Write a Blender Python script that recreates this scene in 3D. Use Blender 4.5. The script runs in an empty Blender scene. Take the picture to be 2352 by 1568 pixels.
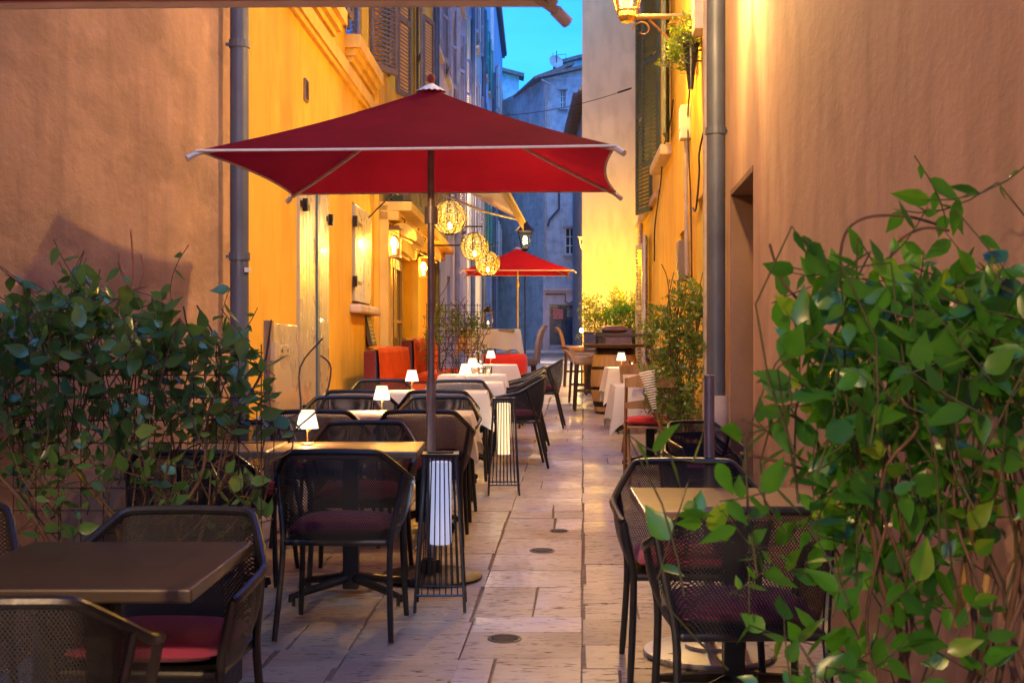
import bpy, math, random
from mathutils import Vector, Matrix
R = random.Random(7)
PI = math.pi
sc = bpy.context.scene
col = sc.collection
CAMZ = 1.44
F = 2955.0

def g(d):
    """height of the rising lane at distance d"""
    return 0.0264 * d if d <= 25 else 0.66 + 0.0073 * (min(d, 200) - 25)

def W(px, py, d):
    return Vector(((px - 1176) * d / F, d, CAMZ + (784 - py) * d / F))

# ------------------------------------------------------------------ mesh builder
LR = random.Random(77)
class MB:
    def __init__(s):
        s.v = []; s.f = []; s.c = []
    def add(s, vs, fs, c=0.5):
        o = len(s.v)
        s.v += [tuple(p) for p in vs]
        for f in fs:
            s.f.append(tuple(i + o for i in f)); s.c.append(c)
        return s
    def box(s, c, size, rz=0, rx=0, ry=0, t=1.0, tint=0.5):
        """box centred at c; t = taper of the top"""
        hx, hy, hz = size[0] / 2, size[1] / 2, size[2] / 2
        P = []
        M = Matrix.Rotation(rz, 3, 'Z') @ Matrix.Rotation(ry, 3, 'Y') @ Matrix.Rotation(rx, 3, 'X')
        for z, k in ((-hz, 1), (hz, t)):
            for x, y in ((-hx, -hy), (hx, -hy), (hx, hy), (-hx, hy)):
                P.append(M @ Vector((x * k, y * k, z)) + Vector(c))
        return s.add(P, [(3, 2, 1, 0), (4, 5, 6, 7), (0, 1, 5, 4), (1, 2, 6, 5), (2, 3, 7, 6), (3, 0, 4, 7)], tint)
    def tube(s, pts, r, n=8, cap=True, tint=0.5, closed=False):
        pts = [Vector(p) for p in pts]
        m = len(pts)
        rr = r if isinstance(r, (list, tuple)) else [r] * m
        t0 = (pts[1] - pts[0]).normalized()
        up = Vector((0, 0, 1)) if abs(t0.z) < 0.9 else Vector((0, 1, 0))
        a = t0.cross(up).normalized()
        P = []; 
        for i, p in enumerate(pts):
            if closed: t = (pts[(i + 1) % m] - pts[i - 1]).normalized()
            elif i == 0: t = t0
            elif i == m - 1: t = (pts[-1] - pts[-2]).normalized()
            else: t = ((pts[i + 1] - p).normalized() + (p - pts[i - 1]).normalized()).normalized()
            a = (a - t * a.dot(t))
            if a.length < 1e-6: a = t.orthogonal()
            a.normalize(); b = t.cross(a)
            for k in range(n):
                w = 2 * PI * k / n
                P.append(p + (a * math.cos(w) + b * math.sin(w)) * rr[i])
        fs = []
        for i in range(m if closed else m - 1):
            j = (i + 1) % m
            for k in range(n):
                k2 = (k + 1) % n
                fs.append((i * n + k, i * n + k2, j * n + k2, j * n + k))
        if cap and not closed:
            fs.append(tuple(range(n - 1, -1, -1))); fs.append(tuple((m - 1) * n + k for k in range(n)))
        return s.add(P, fs, tint)
    def lathe(s, prof, c=(0, 0, 0), n=24, tint=0.5, sx=1, sy=1):
        P = []; m = len(prof)
        for r, z in prof:
            for k in range(n):
                w = 2 * PI * k / n
                P.append((c[0] + r * sx * math.cos(w), c[1] + r * sy * math.sin(w), c[2] + z))
        fs = [(i * n + k, i * n + (k + 1) % n, (i + 1) * n + (k + 1) % n, (i + 1) * n + k) for i in range(m - 1) for k in range(n)]
        if prof[0][0] > 1e-5: fs.append(tuple(range(n - 1, -1, -1)))
        if prof[-1][0] > 1e-5: fs.append(tuple((m - 1) * n + k for k in range(n)))
        return s.add(P, fs, tint)
    def sphere(s, c, r, n=12, m=8, sz=1):
        return s.lathe([(r * math.sin(PI * i / m) + (1e-6), -r * sz * math.cos(PI * i / m)) for i in range(m + 1)], c, n)
    def leaf(s, p, d, up, L, Wd, tint):
        p = Vector(p); d = Vector(d).normalized()
        sd = d.cross(up)
        if sd.length < 1e-4: sd = d.orthogonal()
        sd.normalize(); u = sd.cross(d)
        dr = L * LR.uniform(-.30, .05); fold = LR.uniform(.05, .24); tw = LR.uniform(-.12, .12)
        P = [p]; ST = ((.12, .32), (.32, .5), (.56, .40), (.80, .17))
        for f, w in ST:
            c = p + d * L * f + u * dr * f * f
            s2 = sd + u * tw * f * 2
            P += [c - u * Wd * fold * w, c + s2 * Wd * w, c - s2 * Wd * w]
        P.append(p + d * L + u * dr)
        fs = [(0, 1, 2), (0, 3, 1)]
        for i in range(3):
            a = 1 + 3 * i; b = a + 3
            fs += [(a, b, b + 1, a + 1), (a, a + 2, b + 2, b)]
        fs += [(10, 13, 11), (10, 12, 13)]
        s.add(P, fs, tint)
        v = LR.uniform(-.16, .16); k0 = len(s.c) - len(fs)
        for i in range(len(fs)):
            if i % 2: s.c[k0 + i] = min(1, max(0, tint + v))
        return s
    def build(s, name, mat, parent=None, smooth=False, bevel=0, loc=None, rz=0, subsurf=0):
        me = bpy.data.meshes.new(name)
        me.from_pydata(s.v, [], s.f); me.update()
        at = me.attributes.new('tint', 'FLOAT', 'FACE')
        at.data.foreach_set('value', s.c)
        me.materials.append(mat)
        if smooth:
            me.polygons.foreach_set('use_smooth', [True] * len(me.polygons))
            if smooth == 'auto':
                me.set_sharp_from_angle(angle=math.radians(40))
        o = bpy.data.objects.new(name, me)
        col.objects.link(o)
        if parent: o.parent = parent
        if loc is not None: o.location = loc
        o.rotation_euler.z = rz
        if bevel:
            b = o.modifiers.new('bevel', 'BEVEL'); b.width = bevel; b.segments = 2; b.limit_method = 'ANGLE'; b.harden_normals = False
        if subsurf:
            b = o.modifiers.new('ss', 'SUBSURF'); b.levels = subsurf; b.render_levels = subsurf
        return o

def tag(o, label=None, cat=None, group=None, kind=None):
    if label: o['label'] = label
    if cat: o['category'] = cat
    if group: o['group'] = group
    if kind: o['kind'] = kind
    return o
def thing(name, label, cat, loc=(0, 0, 0), rz=0, group=None):
    o = bpy.data.objects.new(name, None); col.objects.link(o)
    o.empty_display_size = .1
    o.location = loc; o.rotation_euler.z = rz
    return tag(o, label, cat, group)
def copy_tree(o, parent=None):
    c = o.copy(); col.objects.link(c)
    if parent: c.parent = parent
    for ch in list(KIDS.get(o.name, [])) or [x for x in o.children]:
        copy_tree(ch, c)
    return c
KIDS = {}
def dup(o, loc, rz, label, group=None):
    c = copy_tree(o)
    c.location = loc; c.rotation_euler.z = rz; c['label'] = label
    if group: c['group'] = group
    return c

# ------------------------------------------------------------------ materials
def nodes(name):
    m = bpy.data.materials.new(name); m.use_nodes = True
    nt = m.node_tree
    b = nt.nodes['Principled BSDF']
    return m, nt, b
def mix(nt, f, a, b, blend='MIX'):
    n = nt.nodes.new('ShaderNodeMix'); n.data_type = 'RGBA'; n.blend_type = blend
    for s, v in ((n.inputs[0], f), (n.inputs[6], a), (n.inputs[7], b)):
        if hasattr(v, 'is_linked'): nt.links.new(v, s)
        elif isinstance(v, (int, float)): s.default_value = v
        else: s.default_value = (*v, 1)
    return n.outputs[2]
def math_(nt, op, a, b=None, clamp=False):
    n = nt.nodes.new('ShaderNodeMath'); n.operation = op; n.use_clamp = clamp
    for s, v in ((n.inputs[0], a), (n.inputs[1], b)):
        if v is None: continue
        if hasattr(v, 'is_linked'): nt.links.new(v, s)
        else: s.default_value = v
    return n.outputs[0]
def ramp(nt, f, lo, hi, a=0.0, b=1.0):
    n = nt.nodes.new('ShaderNodeMapRange'); n.clamp = True
    nt.links.new(f, n.inputs[0])
    n.inputs[1].default_value = lo; n.inputs[2].default_value = hi; n.inputs[3].default_value = a; n.inputs[4].default_value = b
    return n.outputs[0]
def noise(nt, scale, detail=4, sc3=(1, 1, 1), coord='Object', rough=.55, off=(0, 0, 0)):
    tc = nt.nodes.new('ShaderNodeTexCoord')
    mp = nt.nodes.new('ShaderNodeMapping'); mp.inputs['Scale'].default_value = sc3; mp.inputs['Location'].default_value = off
    nt.links.new(tc.outputs[coord], mp.inputs[0])
    n = nt.nodes.new('ShaderNodeTexNoise'); n.inputs['Scale'].default_value = scale; n.inputs['Detail'].default_value = detail
    n.inputs['Roughness'].default_value = rough
    nt.links.new(mp.outputs[0], n.inputs['Vector'])
    return n.outputs['Fac']
def bump(nt, b, h, strength=.3, dist=.01):
    n = nt.nodes.new('ShaderNodeBump'); n.inputs['Strength'].default_value = strength; n.inputs['Distance'].default_value = dist
    nt.links.new(h, n.inputs['Height']); nt.links.new(n.outputs[0], b.inputs['Normal'])
def mat(name, c, rough=.6, metal=0, var=.12, scale=6, bmp=.15, dist=.004, spec=.5, coat=0):
    m, nt, b = nodes(name)
    n = noise(nt, scale)
    dark = tuple(x * (1 - var) for x in c); lite = tuple(min(1, x * (1 + var)) for x in c)
    nt.links.new(mix(nt, ramp(nt, n, .3, .7), dark, lite), b.inputs['Base Color'])
    b.inputs['Roughness'].default_value = rough; b.inputs['Metallic'].default_value = metal
    b.inputs['Specular IOR Level'].default_value = spec; b.inputs['Coat Weight'].default_value = coat
    r = noise(nt, scale * 2.3, 3)
    nt.links.new(ramp(nt, r, .2, .8, max(.03, rough - .1), min(1, rough + .1)), b.inputs['Roughness'])
    if bmp:
        bump(nt, b, noise(nt, scale * 6, 5), bmp, dist)
    return m
def plaster(name, c, c2, stain=(.25, .18, .12), st=.35, bscale=14, streak=.5, bs=.45):
    m, nt, b = nodes(name)
    lo = noise(nt, .9, 6, (1, 1, .7)); mid = noise(nt, 4.5, 6, (1, 1, .35)); fine = noise(nt, 60, 3)
    vs = noise(nt, 3.0, 5, (1, 1, .09))
    a = mix(nt, ramp(nt, lo, .35, .68), c, c2)
    a = mix(nt, ramp(nt, mid, .46, .7, 0, .5), a, tuple(x * .66 for x in c))
    a = mix(nt, ramp(nt, noise(nt, 1.6, 7, (1, 1, .8), off=(5, 3, 1)), .55, .66, 0, .45), a, tuple(min(1, x * 1.28 + .02) for x in c))
    a = mix(nt, ramp(nt, vs, .52, .8, 0, streak * st), a, stain)
    a = mix(nt, ramp(nt, fine, .3, .7, 0, .12), a, tuple(min(1, x * 1.25) for x in c))
    nt.links.new(a, b.inputs['Base Color'])
    b.inputs['Roughness'].default_value = .85
    b.inputs['Specular IOR Level'].default_value = .25
    if st >= .7:
        a = mix(nt, ramp(nt, noise(nt, 2.6, 9, (1, .30, 1), rough=.66, off=(2, 7, 3)), .47, .62, 0, .55), a, tuple(x * .58 for x in c))
        a = mix(nt, ramp(nt, noise(nt, 8, 9, (1, .30, 1), rough=.72, off=(1, 2, 9)), .54, .68, 0, .40), a, tuple(min(1, x * 1.45 + .03) for x in c))
        nt.links.new(a, b.inputs['Base Color'])
    h1 = noise(nt, bscale, 8, (1, .45, .8), rough=.66); h2 = noise(nt, 2.2, 5, (1, 1, .4))
    bump(nt, b, math_(nt, 'ADD', math_(nt, 'MULTIPLY', h1, .6), h2), bs, .03)
    return m
def emit(name, c, s):
    m, nt, b = nodes(name)
    b.inputs['Base Color'].default_value = (*[x * .8 for x in c], 1)
    b.inputs['Emission Color'].default_value = (*c, 1); b.inputs['Emission Strength'].default_value = s
    b.inputs['Roughness'].default_value = .5
    return m
def leafmat(name, c1, c2, c3, trans=.35, rough=.28):
    m, nt, b = nodes(name)
    a = nt.nodes.new('ShaderNodeAttribute'); a.attribute_name = 'tint'
    n = noise(nt, 22, 3)
    cc = mix(nt, ramp(nt, a.outputs['Fac'], 0, .6), c1, c2)
    cc = mix(nt, ramp(nt, a.outputs['Fac'], .7, 1), cc, c3)
    cc = mix(nt, ramp(nt, n, .35, .75, 0, .3), cc, c1)
    nt.links.new(cc, b.inputs['Base Color']); b.inputs['Roughness'].default_value = rough; b.inputs['Specular IOR Level'].default_value = .5
    t = nt.nodes.new('ShaderNodeBsdfTranslucent'); nt.links.new(mix(nt, .6, cc, (c2[0] * 2.2, c2[1] * 2.2, c2[2]), 'MIX'), t.inputs[0])
    ms = nt.nodes.new('ShaderNodeMixShader'); ms.inputs[0].default_value = trans
    out = nt.nodes['Material Output']
    nt.links.new(b.outputs[0], ms.inputs[1]); nt.links.new(t.outputs[0], ms.inputs[2]); nt.links.new(ms.outputs[0], out.inputs[0])
    return m
def fabric(name, c, rough=.85, trans=0, weave=220, var=.15, sheen=.2, bs=.2):
    m, nt, b = nodes(name)
    n = noise(nt, 3, 4); w = noise(nt, weave, 2)
    cc = mix(nt, ramp(nt, n, .3, .7), tuple(x * (1 - var) for x in c), c)
    nt.links.new(cc, b.inputs['Base Color']); b.inputs['Roughness'].default_value = rough
    b.inputs['Sheen Weight'].default_value = sheen; b.inputs['Specular IOR Level'].default_value = .12
    bump(nt, b, math_(nt, 'ADD', math_(nt, 'MULTIPLY', w, .3), noise(nt, 7, 4)), bs, .01)
    if trans:
        t = nt.nodes.new('ShaderNodeBsdfTranslucent'); nt.links.new(cc, t.inputs[0])
        ms = nt.nodes.new('ShaderNodeMixShader'); ms.inputs[0].default_value = trans
        nt.links.new(b.outputs[0], ms.inputs[1]); nt.links.new(t.outputs[0], ms.inputs[2])
        nt.links.new(ms.outputs[0], nt.nodes['Material Output'].inputs[0])
    return m
def wood(name, c, c2, rough=.45, axis=(1, 1, .08), scale=14, coat=0):
    m, nt, b = nodes(name)
    n = noise(nt, scale, 6, axis, rough=.65); n2 = noise(nt, 3, 3)
    cc = mix(nt, ramp(nt, n, .35, .66), c, c2); cc = mix(nt, ramp(nt, n2, .4, .8, 0, .35), cc, tuple(x * .6 for x in c))
    nt.links.new(cc, b.inputs['Base Color']); b.inputs['Roughness'].default_value = rough; b.inputs['Coat Weight'].default_value = coat
    bump(nt, b, n, .2, .004)
    return m
def netting(name, c, period=.0105, hole=.30):
    """woven sling fabric with small open holes between the threads"""
    m, nt, b = nodes(name)
    tc = nt.nodes.new('ShaderNodeTexCoord'); sp = nt.nodes.new('ShaderNodeSeparateXYZ'); nt.links.new(tc.outputs['Object'], sp.inputs[0])
    k = 2 * PI / period
    u = math_(nt, 'SINE', math_(nt, 'MULTIPLY', math_(nt, 'ADD', sp.outputs[0], sp.outputs[1]), k))
    v = math_(nt, 'SINE', math_(nt, 'MULTIPLY', sp.outputs[2], k * .8))
    h = math_(nt, 'GREATER_THAN', math_(nt, 'MULTIPLY', u, v), hole)
    b.inputs['Base Color'].default_value = (*c, 1); b.inputs['Roughness'].default_value = .45
    b.inputs['Specular IOR Level'].default_value = .3
    t = nt.nodes.new('ShaderNodeBsdfTransparent'); ms = nt.nodes.new('ShaderNodeMixShader')
    nt.links.new(h, ms.inputs[0]); nt.links.new(b.outputs[0], ms.inputs[1]); nt.links.new(t.outputs[0], ms.inputs[2])
    nt.links.new(ms.outputs[0], nt.nodes['Material Output'].inputs[0])
    return m
def glassmat(name, tint=(1, 1, 1), a=.12, rough=.03):
    m, nt, b = nodes(name)
    gl = nt.nodes.new('ShaderNodeBsdfGlossy'); gl.inputs['Roughness'].default_value = rough
    t = nt.nodes.new('ShaderNodeBsdfTransparent'); t.inputs[0].default_value = (*tint, 1)
    fr = nt.nodes.new('ShaderNodeFresnel'); fr.inputs[0].default_value = 1.45
    ms = nt.nodes.new('ShaderNodeMixShader')
    nt.links.new(math_(nt, 'ADD', fr.outputs[0], a, True), ms.inputs[0])
    nt.links.new(t.outputs[0], ms.inputs[1]); nt.links.new(gl.outputs[0], ms.inputs[2]); nt.links.new(ms.outputs[0], nt.nodes['Material Output'].inputs[0])
    return m

M = {}
M['salmon'] = plaster('salmon_plaster', (.40, .25, .165), (.52, .325, .21), (.26, .17, .14), .8, bs=.8)
M['salmon2'] = plaster('salmon_plaster_smooth', (.48, .31, .22), (.55, .36, .255), (.36, .23, .17), .6, 9, bs=.4)
M['ochre'] = plaster('ochre_plaster', (.88, .48, .045), (.94, .54, .06), (.70, .34, .05), .4, bs=.12)
M['ochre_trim'] = plaster('ochre_trim', (.86, .52, .10), (.90, .60, .16), (.55, .32, .1), .4)
M['yellow'] = plaster('yellow_plaster', (.88, .52, .06), (.92, .58, .09), (.66, .38, .10), .5, bs=.2)
M['pale'] = plaster('pale_plaster', (.72, .62, .40), (.78, .68, .46), (.50, .42, .34), .4, 8, bs=.15)
M['lilac'] = plaster('lilac_plaster', (.50, .40, .40), (.56, .46, .46), (.34, .26, .26), .5)
M['grey_wall'] = plaster('grey_plaster', (.33, .33, .36), (.42, .42, .44), (.22, .21, .22), .6)
M['white_wall'] = plaster('white_plaster', (.60, .60, .62), (.68, .68, .70), (.45, .45, .46), .4)
M['far_wall'] = plaster('weathered_plaster', (.50, .62, .68), (.66, .76, .82), (.2, .26, .3), .8)
M['far_front'] = plaster('weathered_plaster_patchy', (.40, .42, .45), (.56, .57, .58), (.2, .2, .22), .9, 2)
M['pink_wall'] = plaster('pink_plaster', (.68, .50, .44), (.74, .55, .48), (.5, .36, .3), .4)
M['pipe'] = mat('zinc_pipe', (.075, .085, .12), .5, .15, .25, 3, .05)
M['pipe_pale'] = mat('painted_pipe', (.42, .35, .32), .55, 0, .2, 5, .1)
M['black'] = mat('black_powder_coat', (.016, .017, .021), .38, .2, .2, 20, .05)
M['black2'] = mat('black_steel', (.022, .02, .019), .45, .5, .2, 20, .05)
M['net'] = netting('black_sling_mesh', (.020, .020, .022), .0105, .27)
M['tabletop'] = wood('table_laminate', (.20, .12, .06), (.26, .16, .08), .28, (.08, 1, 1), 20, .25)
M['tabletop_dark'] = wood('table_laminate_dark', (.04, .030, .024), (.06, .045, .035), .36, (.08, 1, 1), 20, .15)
M['cushion'] = fabric('burgundy_cushion_fabric', (.36, .05, .14))
M['red_cushion'] = fabric('red_cushion_fabric', (.60, .03, .03))
M['cloth'] = fabric('white_cotton', (.78, .71, .60), .8, .12, 260, .06)
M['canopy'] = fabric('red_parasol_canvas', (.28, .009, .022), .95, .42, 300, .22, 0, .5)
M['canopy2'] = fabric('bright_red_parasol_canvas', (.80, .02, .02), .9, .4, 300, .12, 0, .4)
M['piping'] = mat('pale_binding', (.72, .66, .62), .7, 0, .08, 12, .05)
M['rib'] = mat('pale_aluminium', (.58, .50, .45), .45, .3, .1, 12, .03)
M['pole'] = mat('brushed_pole', (.30, .25, .23), .4, .5, .15, 12, .03)
M['lampwhite'] = emit('lamp_shade_lit', (1.0, .86, .62), .62)
_m = M['lampwhite']; _nt = _m.node_tree; _tc = _nt.nodes.new('ShaderNodeTexCoord'); _sp = _nt.nodes.new('ShaderNodeSeparateXYZ'); _nt.links.new(_tc.outputs['Object'], _sp.inputs[0])
_d = math_(_nt, 'ABSOLUTE', math_(_nt, 'SUBTRACT', _sp.outputs[2], .102)); _nt.links.new(ramp(_nt, _d, 0, .062, .85, .30), _nt.nodes['Principled BSDF'].inputs['Emission Strength'])
M['lampcool'] = emit('lantern_diffuser_cool', (.66, .68, .95), .19)
M['lampwarm'] = emit('lantern_diffuser_warm', (1.0, .74, .40), .42)
M['bulb'] = emit('bulb_lit', (1.0, .72, .32), 8)
M['frost'] = emit('lantern_glass_lit', (1.0, .62, .10), 1.0)
M['stem'] = mat('woody_stem', (.10, .055, .03), .8, 0, .3, 12, .3)
M['twine'] = mat('green_stem', (.05, .055, .018), .7, 0, .3, 12, .2)
M['leaf_dark'] = leafmat('dark_green_leaves', (.03, .085, .035), (.09, .20, .05), (.22, .30, .06), .35)
M['leaf_green'] = leafmat('green_leaves', (.015, .07, .03), (.06, .23, .015), (.30, .40, .02), .42)
M['leaf_olive'] = leafmat('olive_leaves', (.05, .09, .02), (.14, .22, .03), (.32, .36, .06), .4)
M['wire'] = mat('trellis_wire', (.05, .03, .025), .6, .5, .2, 12, 0)
M['planter'] = mat('dark_planter', (.035, .035, .04), .5, 0, .2, 8, .1)
M['soil'] = mat('potting_soil', (.04, .025, .015), .95, 0, .4, 30, .6)
M['redvelvet'] = fabric('red_velvet', (.70, .075, .006), .75, 0, 200, .3, 0, .5)
M['maroon'] = fabric('maroon_fabric', (.20, .03, .02), .85)
M['brown_leather'] = mat('brown_leather', (.20, .10, .05), .45, 0, .2, 12, .15)
M['taupe'] = fabric('taupe_upholstery', (.20, .14, .12), .8)
M['beige_seat'] = fabric('beige_upholstery', (.50, .34, .20), .8)
M['dark_wood'] = wood('dark_stained_wood', (.05, .028, .016), (.08, .045, .025), .45)
M['mid_wood'] = wood('oak_wood', (.30, .15, .06), (.42, .24, .11), .5)
M['barrel_wood'] = wood('barrel_oak', (.34, .19, .08), (.46, .28, .13), .55, (1, 1, .1), 18)
M['iron'] = mat('iron_hoop', (.04, .03, .025), .5, .8, .3, 12, .2)
M['glass'] = glassmat('clear_glass')
M['lampglass'] = glassmat('lantern_pane', (1, .93, .75), .06)
M['shutter_cream'] = mat('cream_gloss_paint', (.56, .46, .27), .3, 0, .06, 2, .012, .002, coat=.3)
M['shutter_brown'] = mat('brown_shutter_paint', (.20, .14, .11), .5, 0, .2, 5, .1)
M['shutter_grey'] = mat('grey_shutter_paint', (.30, .28, .29), .5, 0, .2, 5, .1)
M['shutter_green'] = mat('green_shutter_paint', (.08, .12, .08), .5, 0, .25, 5, .1)
M['shutter_teal'] = mat('teal_shutter_paint', (.06, .26, .20), .5, 0, .2, 5, .1)
M['shutter_white'] = mat('white_shutter_paint', (.62, .58, .52), .5, 0, .12, 5, .1)
M['sill'] = plaster('stone_sill', (.68, .52, .34), (.76, .60, .40), (.5, .36, .2), .4)
M['dark'] = mat('dark_opening', (.03, .028, .03), .3, 0, .3, 4, 0)
M['pane'] = mat('window_pane', (.03, .05, .08), .06, 0, .2, 2, 0, spec=.9)
M['signboard'] = wood('sign_board', (.05, .028, .014), (.075, .045, .022), .6)
M['chalk'] = mat('chalk_paint', (.55, .45, .33), .9, 0, .2, 20, 0)
M['reveal_shade'] = plaster('shaded_reveal', (.22, .13, .085), (.27, .16, .105), (.15, .09, .06), .4)
M['awning'] = fabric('cream_awning_canvas', (.66, .50, .30), .85, .25, 300, .1)
M['tile_roof'] = mat('clay_roof_tiles', (.30, .20, .16), .8, 0, .35, 9, .4)
M['box_grey'] = mat('plastic_box', (.62, .55, .48), .5, 0, .1, 8, .03)
M['cable'] = mat('black_cable', (.02, .018, .018), .5, 0, .1, 8, 0)
M['screen_red'] = mat('red_poster_ink', (.62, .10, .12), .4, 0, .5, 9, 0)
M['paper'] = mat('menu_paper', (.80, .76, .62), .7, 0, .05, 8, 0)
M['brass'] = mat('aged_brass', (.45, .28, .10), .35, .8, .2, 12, .05)
M['manhole'] = mat('cast_iron_cover', (.10, .085, .07), .5, .6, .3, 40, .3)
M['steelplate'] = mat('galvanised_plate', (.42, .44, .50), .32, .5, .12, 8, .05)
M['terracotta'] = mat('terracotta', (.45, .16, .07), .8, 0, .2, 8, .2)

def slab_mat():
    m, nt, b = nodes('travertine_paving')
    a = nt.nodes.new('ShaderNodeAttribute'); a.attribute_name = 'tint'
    lo = noise(nt, 1.3, 5); band = noise(nt, 5, 6, (1, 5, 1)); pit = noise(nt, 26, 5, (.6, 3.2, 1)); pit2 = noise(nt, 9, 6, (.8, 2.6, 1))
    c = mix(nt, a.outputs['Fac'], (.31, .255, .19), (.48, .415, .325))
    c = mix(nt, ramp(nt, lo, .3, .7, 0, .5), c, (.46, .37, .28))
    c = mix(nt, ramp(nt, band, .45, .72, 0, .55), c, (.32, .23, .17))
    c = mix(nt, ramp(nt, noise(nt, 2.4, 6), .5, .72, 0, .45), c, (.22, .16, .12))
    p = math_(nt, 'MULTIPLY', ramp(nt, pit, .57, .62), ramp(nt, pit2, .44, .56))
    c = mix(nt, p, c, (.10, .065, .045))
    nt.links.new(c, b.inputs['Base Color'])
    rr = math_(nt, 'ADD', ramp(nt, a.outputs['Fac'], .1, .95, .50, .28), ramp(nt, noise(nt, 3, 5), .35, .7, -.02, .18))
    nt.links.new(math_(nt, 'ADD', rr, math_(nt, 'MULTIPLY', p, .4)), b.inputs['Roughness'])
    b.inputs['Specular IOR Level'].default_value = .55
    bump(nt, b, math_(nt, 'SUBTRACT', math_(nt, 'ADD', math_(nt, 'MULTIPLY', band, .3), math_(nt, 'MULTIPLY', lo, 1.2)), math_(nt, 'MULTIPLY', p, 1.5)), .35, .006)
    return m
M['slab'] = slab_mat()
M['joint'] = mat('mortar_joint', (.20, .155, .115), .9, 0, .3, 20, .3)
M['road'] = mat('grey_stone_setts', (.20, .21, .24), .36, 0, .25, 2.5, .3)
M['kerb'] = mat('pale_kerb_stone', (.58, .55, .50), .5, 0, .15, 4, .1)
M['earth'] = mat('ground_sheet', (.16, .15, .14), .9, 0, .2, 1, .1)
# ------------------------------------------------------------------ ground
def strip(name, xs, d0, d1, step, dz, m, kind='structure'):
    mb = MB(); n = max(1, int((d1 - d0) / step))
    P = []; 
    for i in range(n + 1):
        d = d0 + (d1 - d0) * i / n
        P += [(xs[0], d, g(d) + dz), (xs[1], d, g(d) + dz)]
    mb.add(P, [(2 * i, 2 * i + 1, 2 * i + 3, 2 * i + 2) for i in range(n)])
    return tag(mb.build(name, m), kind='structure')
strip('ground', (-300, 300), -60, 600, 5, -.06, M['earth'])
strip('lane_bed', (-2.4, 4.6), -4, 24.5, .5, -.009, M['joint'])
strip('road', (-3.5, 6), 24.45, 120, 2.5, -.004, M['road'])
def paving():
    mb = MB(); r = random.Random(3)
    us = [-2.9, -2.42, -1.95, -1.47, -.99, -.51, 0, .46, .93, 1.4, 1.9, 2.4, 2.9, 3.4]
    for ci in range(len(us) - 1):
        d = -3.5 + r.random() * .3
        while d < 24.4:
            L = r.choice((.30, .37, .45, .45, .52, .60)) * r.uniform(.92, 1.08)
            L = min(L, 24.45 - d)
            cuts = [us[ci], us[ci + 1]]
            if r.random() < (.35 if ci == 5 else .12): cuts.insert(1, us[ci] + (us[ci + 1] - us[ci]) * r.uniform(.3, .7))
            for k in range(len(cuts) - 1):
                a, b = cuts[k] + .005, cuts[k + 1] - .005
                t = min(1, max(0, r.gauss(.5, .25))); 
                if r.random() < .07: t = 1.0
                z = r.uniform(-.0012, .0012)
                j = lambda: r.uniform(-.0035, .0035); q_ = r.uniform(-.012, .012) if ci != 5 else r.uniform(-.004, .004); a += q_; b += q_
                y0, y1 = d + .0035, d + L - .0035
                pts = [(a + j(), y0 + j()), (b + j(), y0 + j()), (b + j(), y1 + j()), (a + j(), y1 + j())]
                ins = .003
                top = []; low = []
                for (u, y), (su, sy) in zip(pts, ((1, 1), (-1, 1), (-1, -1), (1, -1))):
                    low.append((u + .055 * y, y, g(y) + z - .009))
                    top.append((u + su * ins + .055 * y, y + sy * ins, g(y) + z))
                mid = [(u + .055 * y, y, g(y) + z - .002) for u, y in pts]
                mb.add(low + mid + top, [(8, 9, 10, 11)] + [(q, (q + 1) % 4, 4 + (q + 1) % 4, 4 + q) for q in range(4)] + [(4 + q, 4 + (q + 1) % 4, 8 + (q + 1) % 4, 8 + q) for q in range(4)], t)
            d += L
    return tag(mb.build('paving', M['slab']), kind='structure')
paving()
# pale crossing band and raised kerbs at the far end
mb = MB(); mb.box((.9, 40.5, g(40.5) + .006), (3.6, 4.5, .02)); tag(mb.build('pale_paving_band', M['kerb']), kind='structure')
mb = MB(); mb.box((1.8, 58.6, g(58.6) + .07), (9, .35, .14)); tag(mb.build('kerb', M['kerb'], bevel=.02), kind='structure')

def drain(x, y, r_, label):
    t = thing('drain_cover', label, 'drain cover', (x, y, g(y)), 0, 'round drain covers down the lane')
    t.rotation_euler.x = .0264
    MB().lathe([(r_, -.004), (r_, .003), (r_ * .9, .004), (r_ * .88, .0015), (.001, .0015)], n=28).build('frame', M['manhole'], t)
    mb = MB()
    for k in range(-2, 3):
        w = math.sqrt(max(0, (r_ * .8) ** 2 - (k * r_ * .3) ** 2))
        mb.box((0, k * r_ * .3, .004), (2 * w, r_ * .13, .004))
    mb.build('grid_lid', M['iron'], t)
drain((1159 - 1176) * 5.6 / F, 5.6, .075, 'round iron drain cover closest to the lantern stand')
drain((1245 - 1176) * 7.63 / F, 7.63, .075, 'round iron drain cover, middle one of three in the lane')
drain((1284 - 1176) * 8.3 / F, 8.3, .062, 'smallest round iron drain cover, farthest up the lane')

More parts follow.
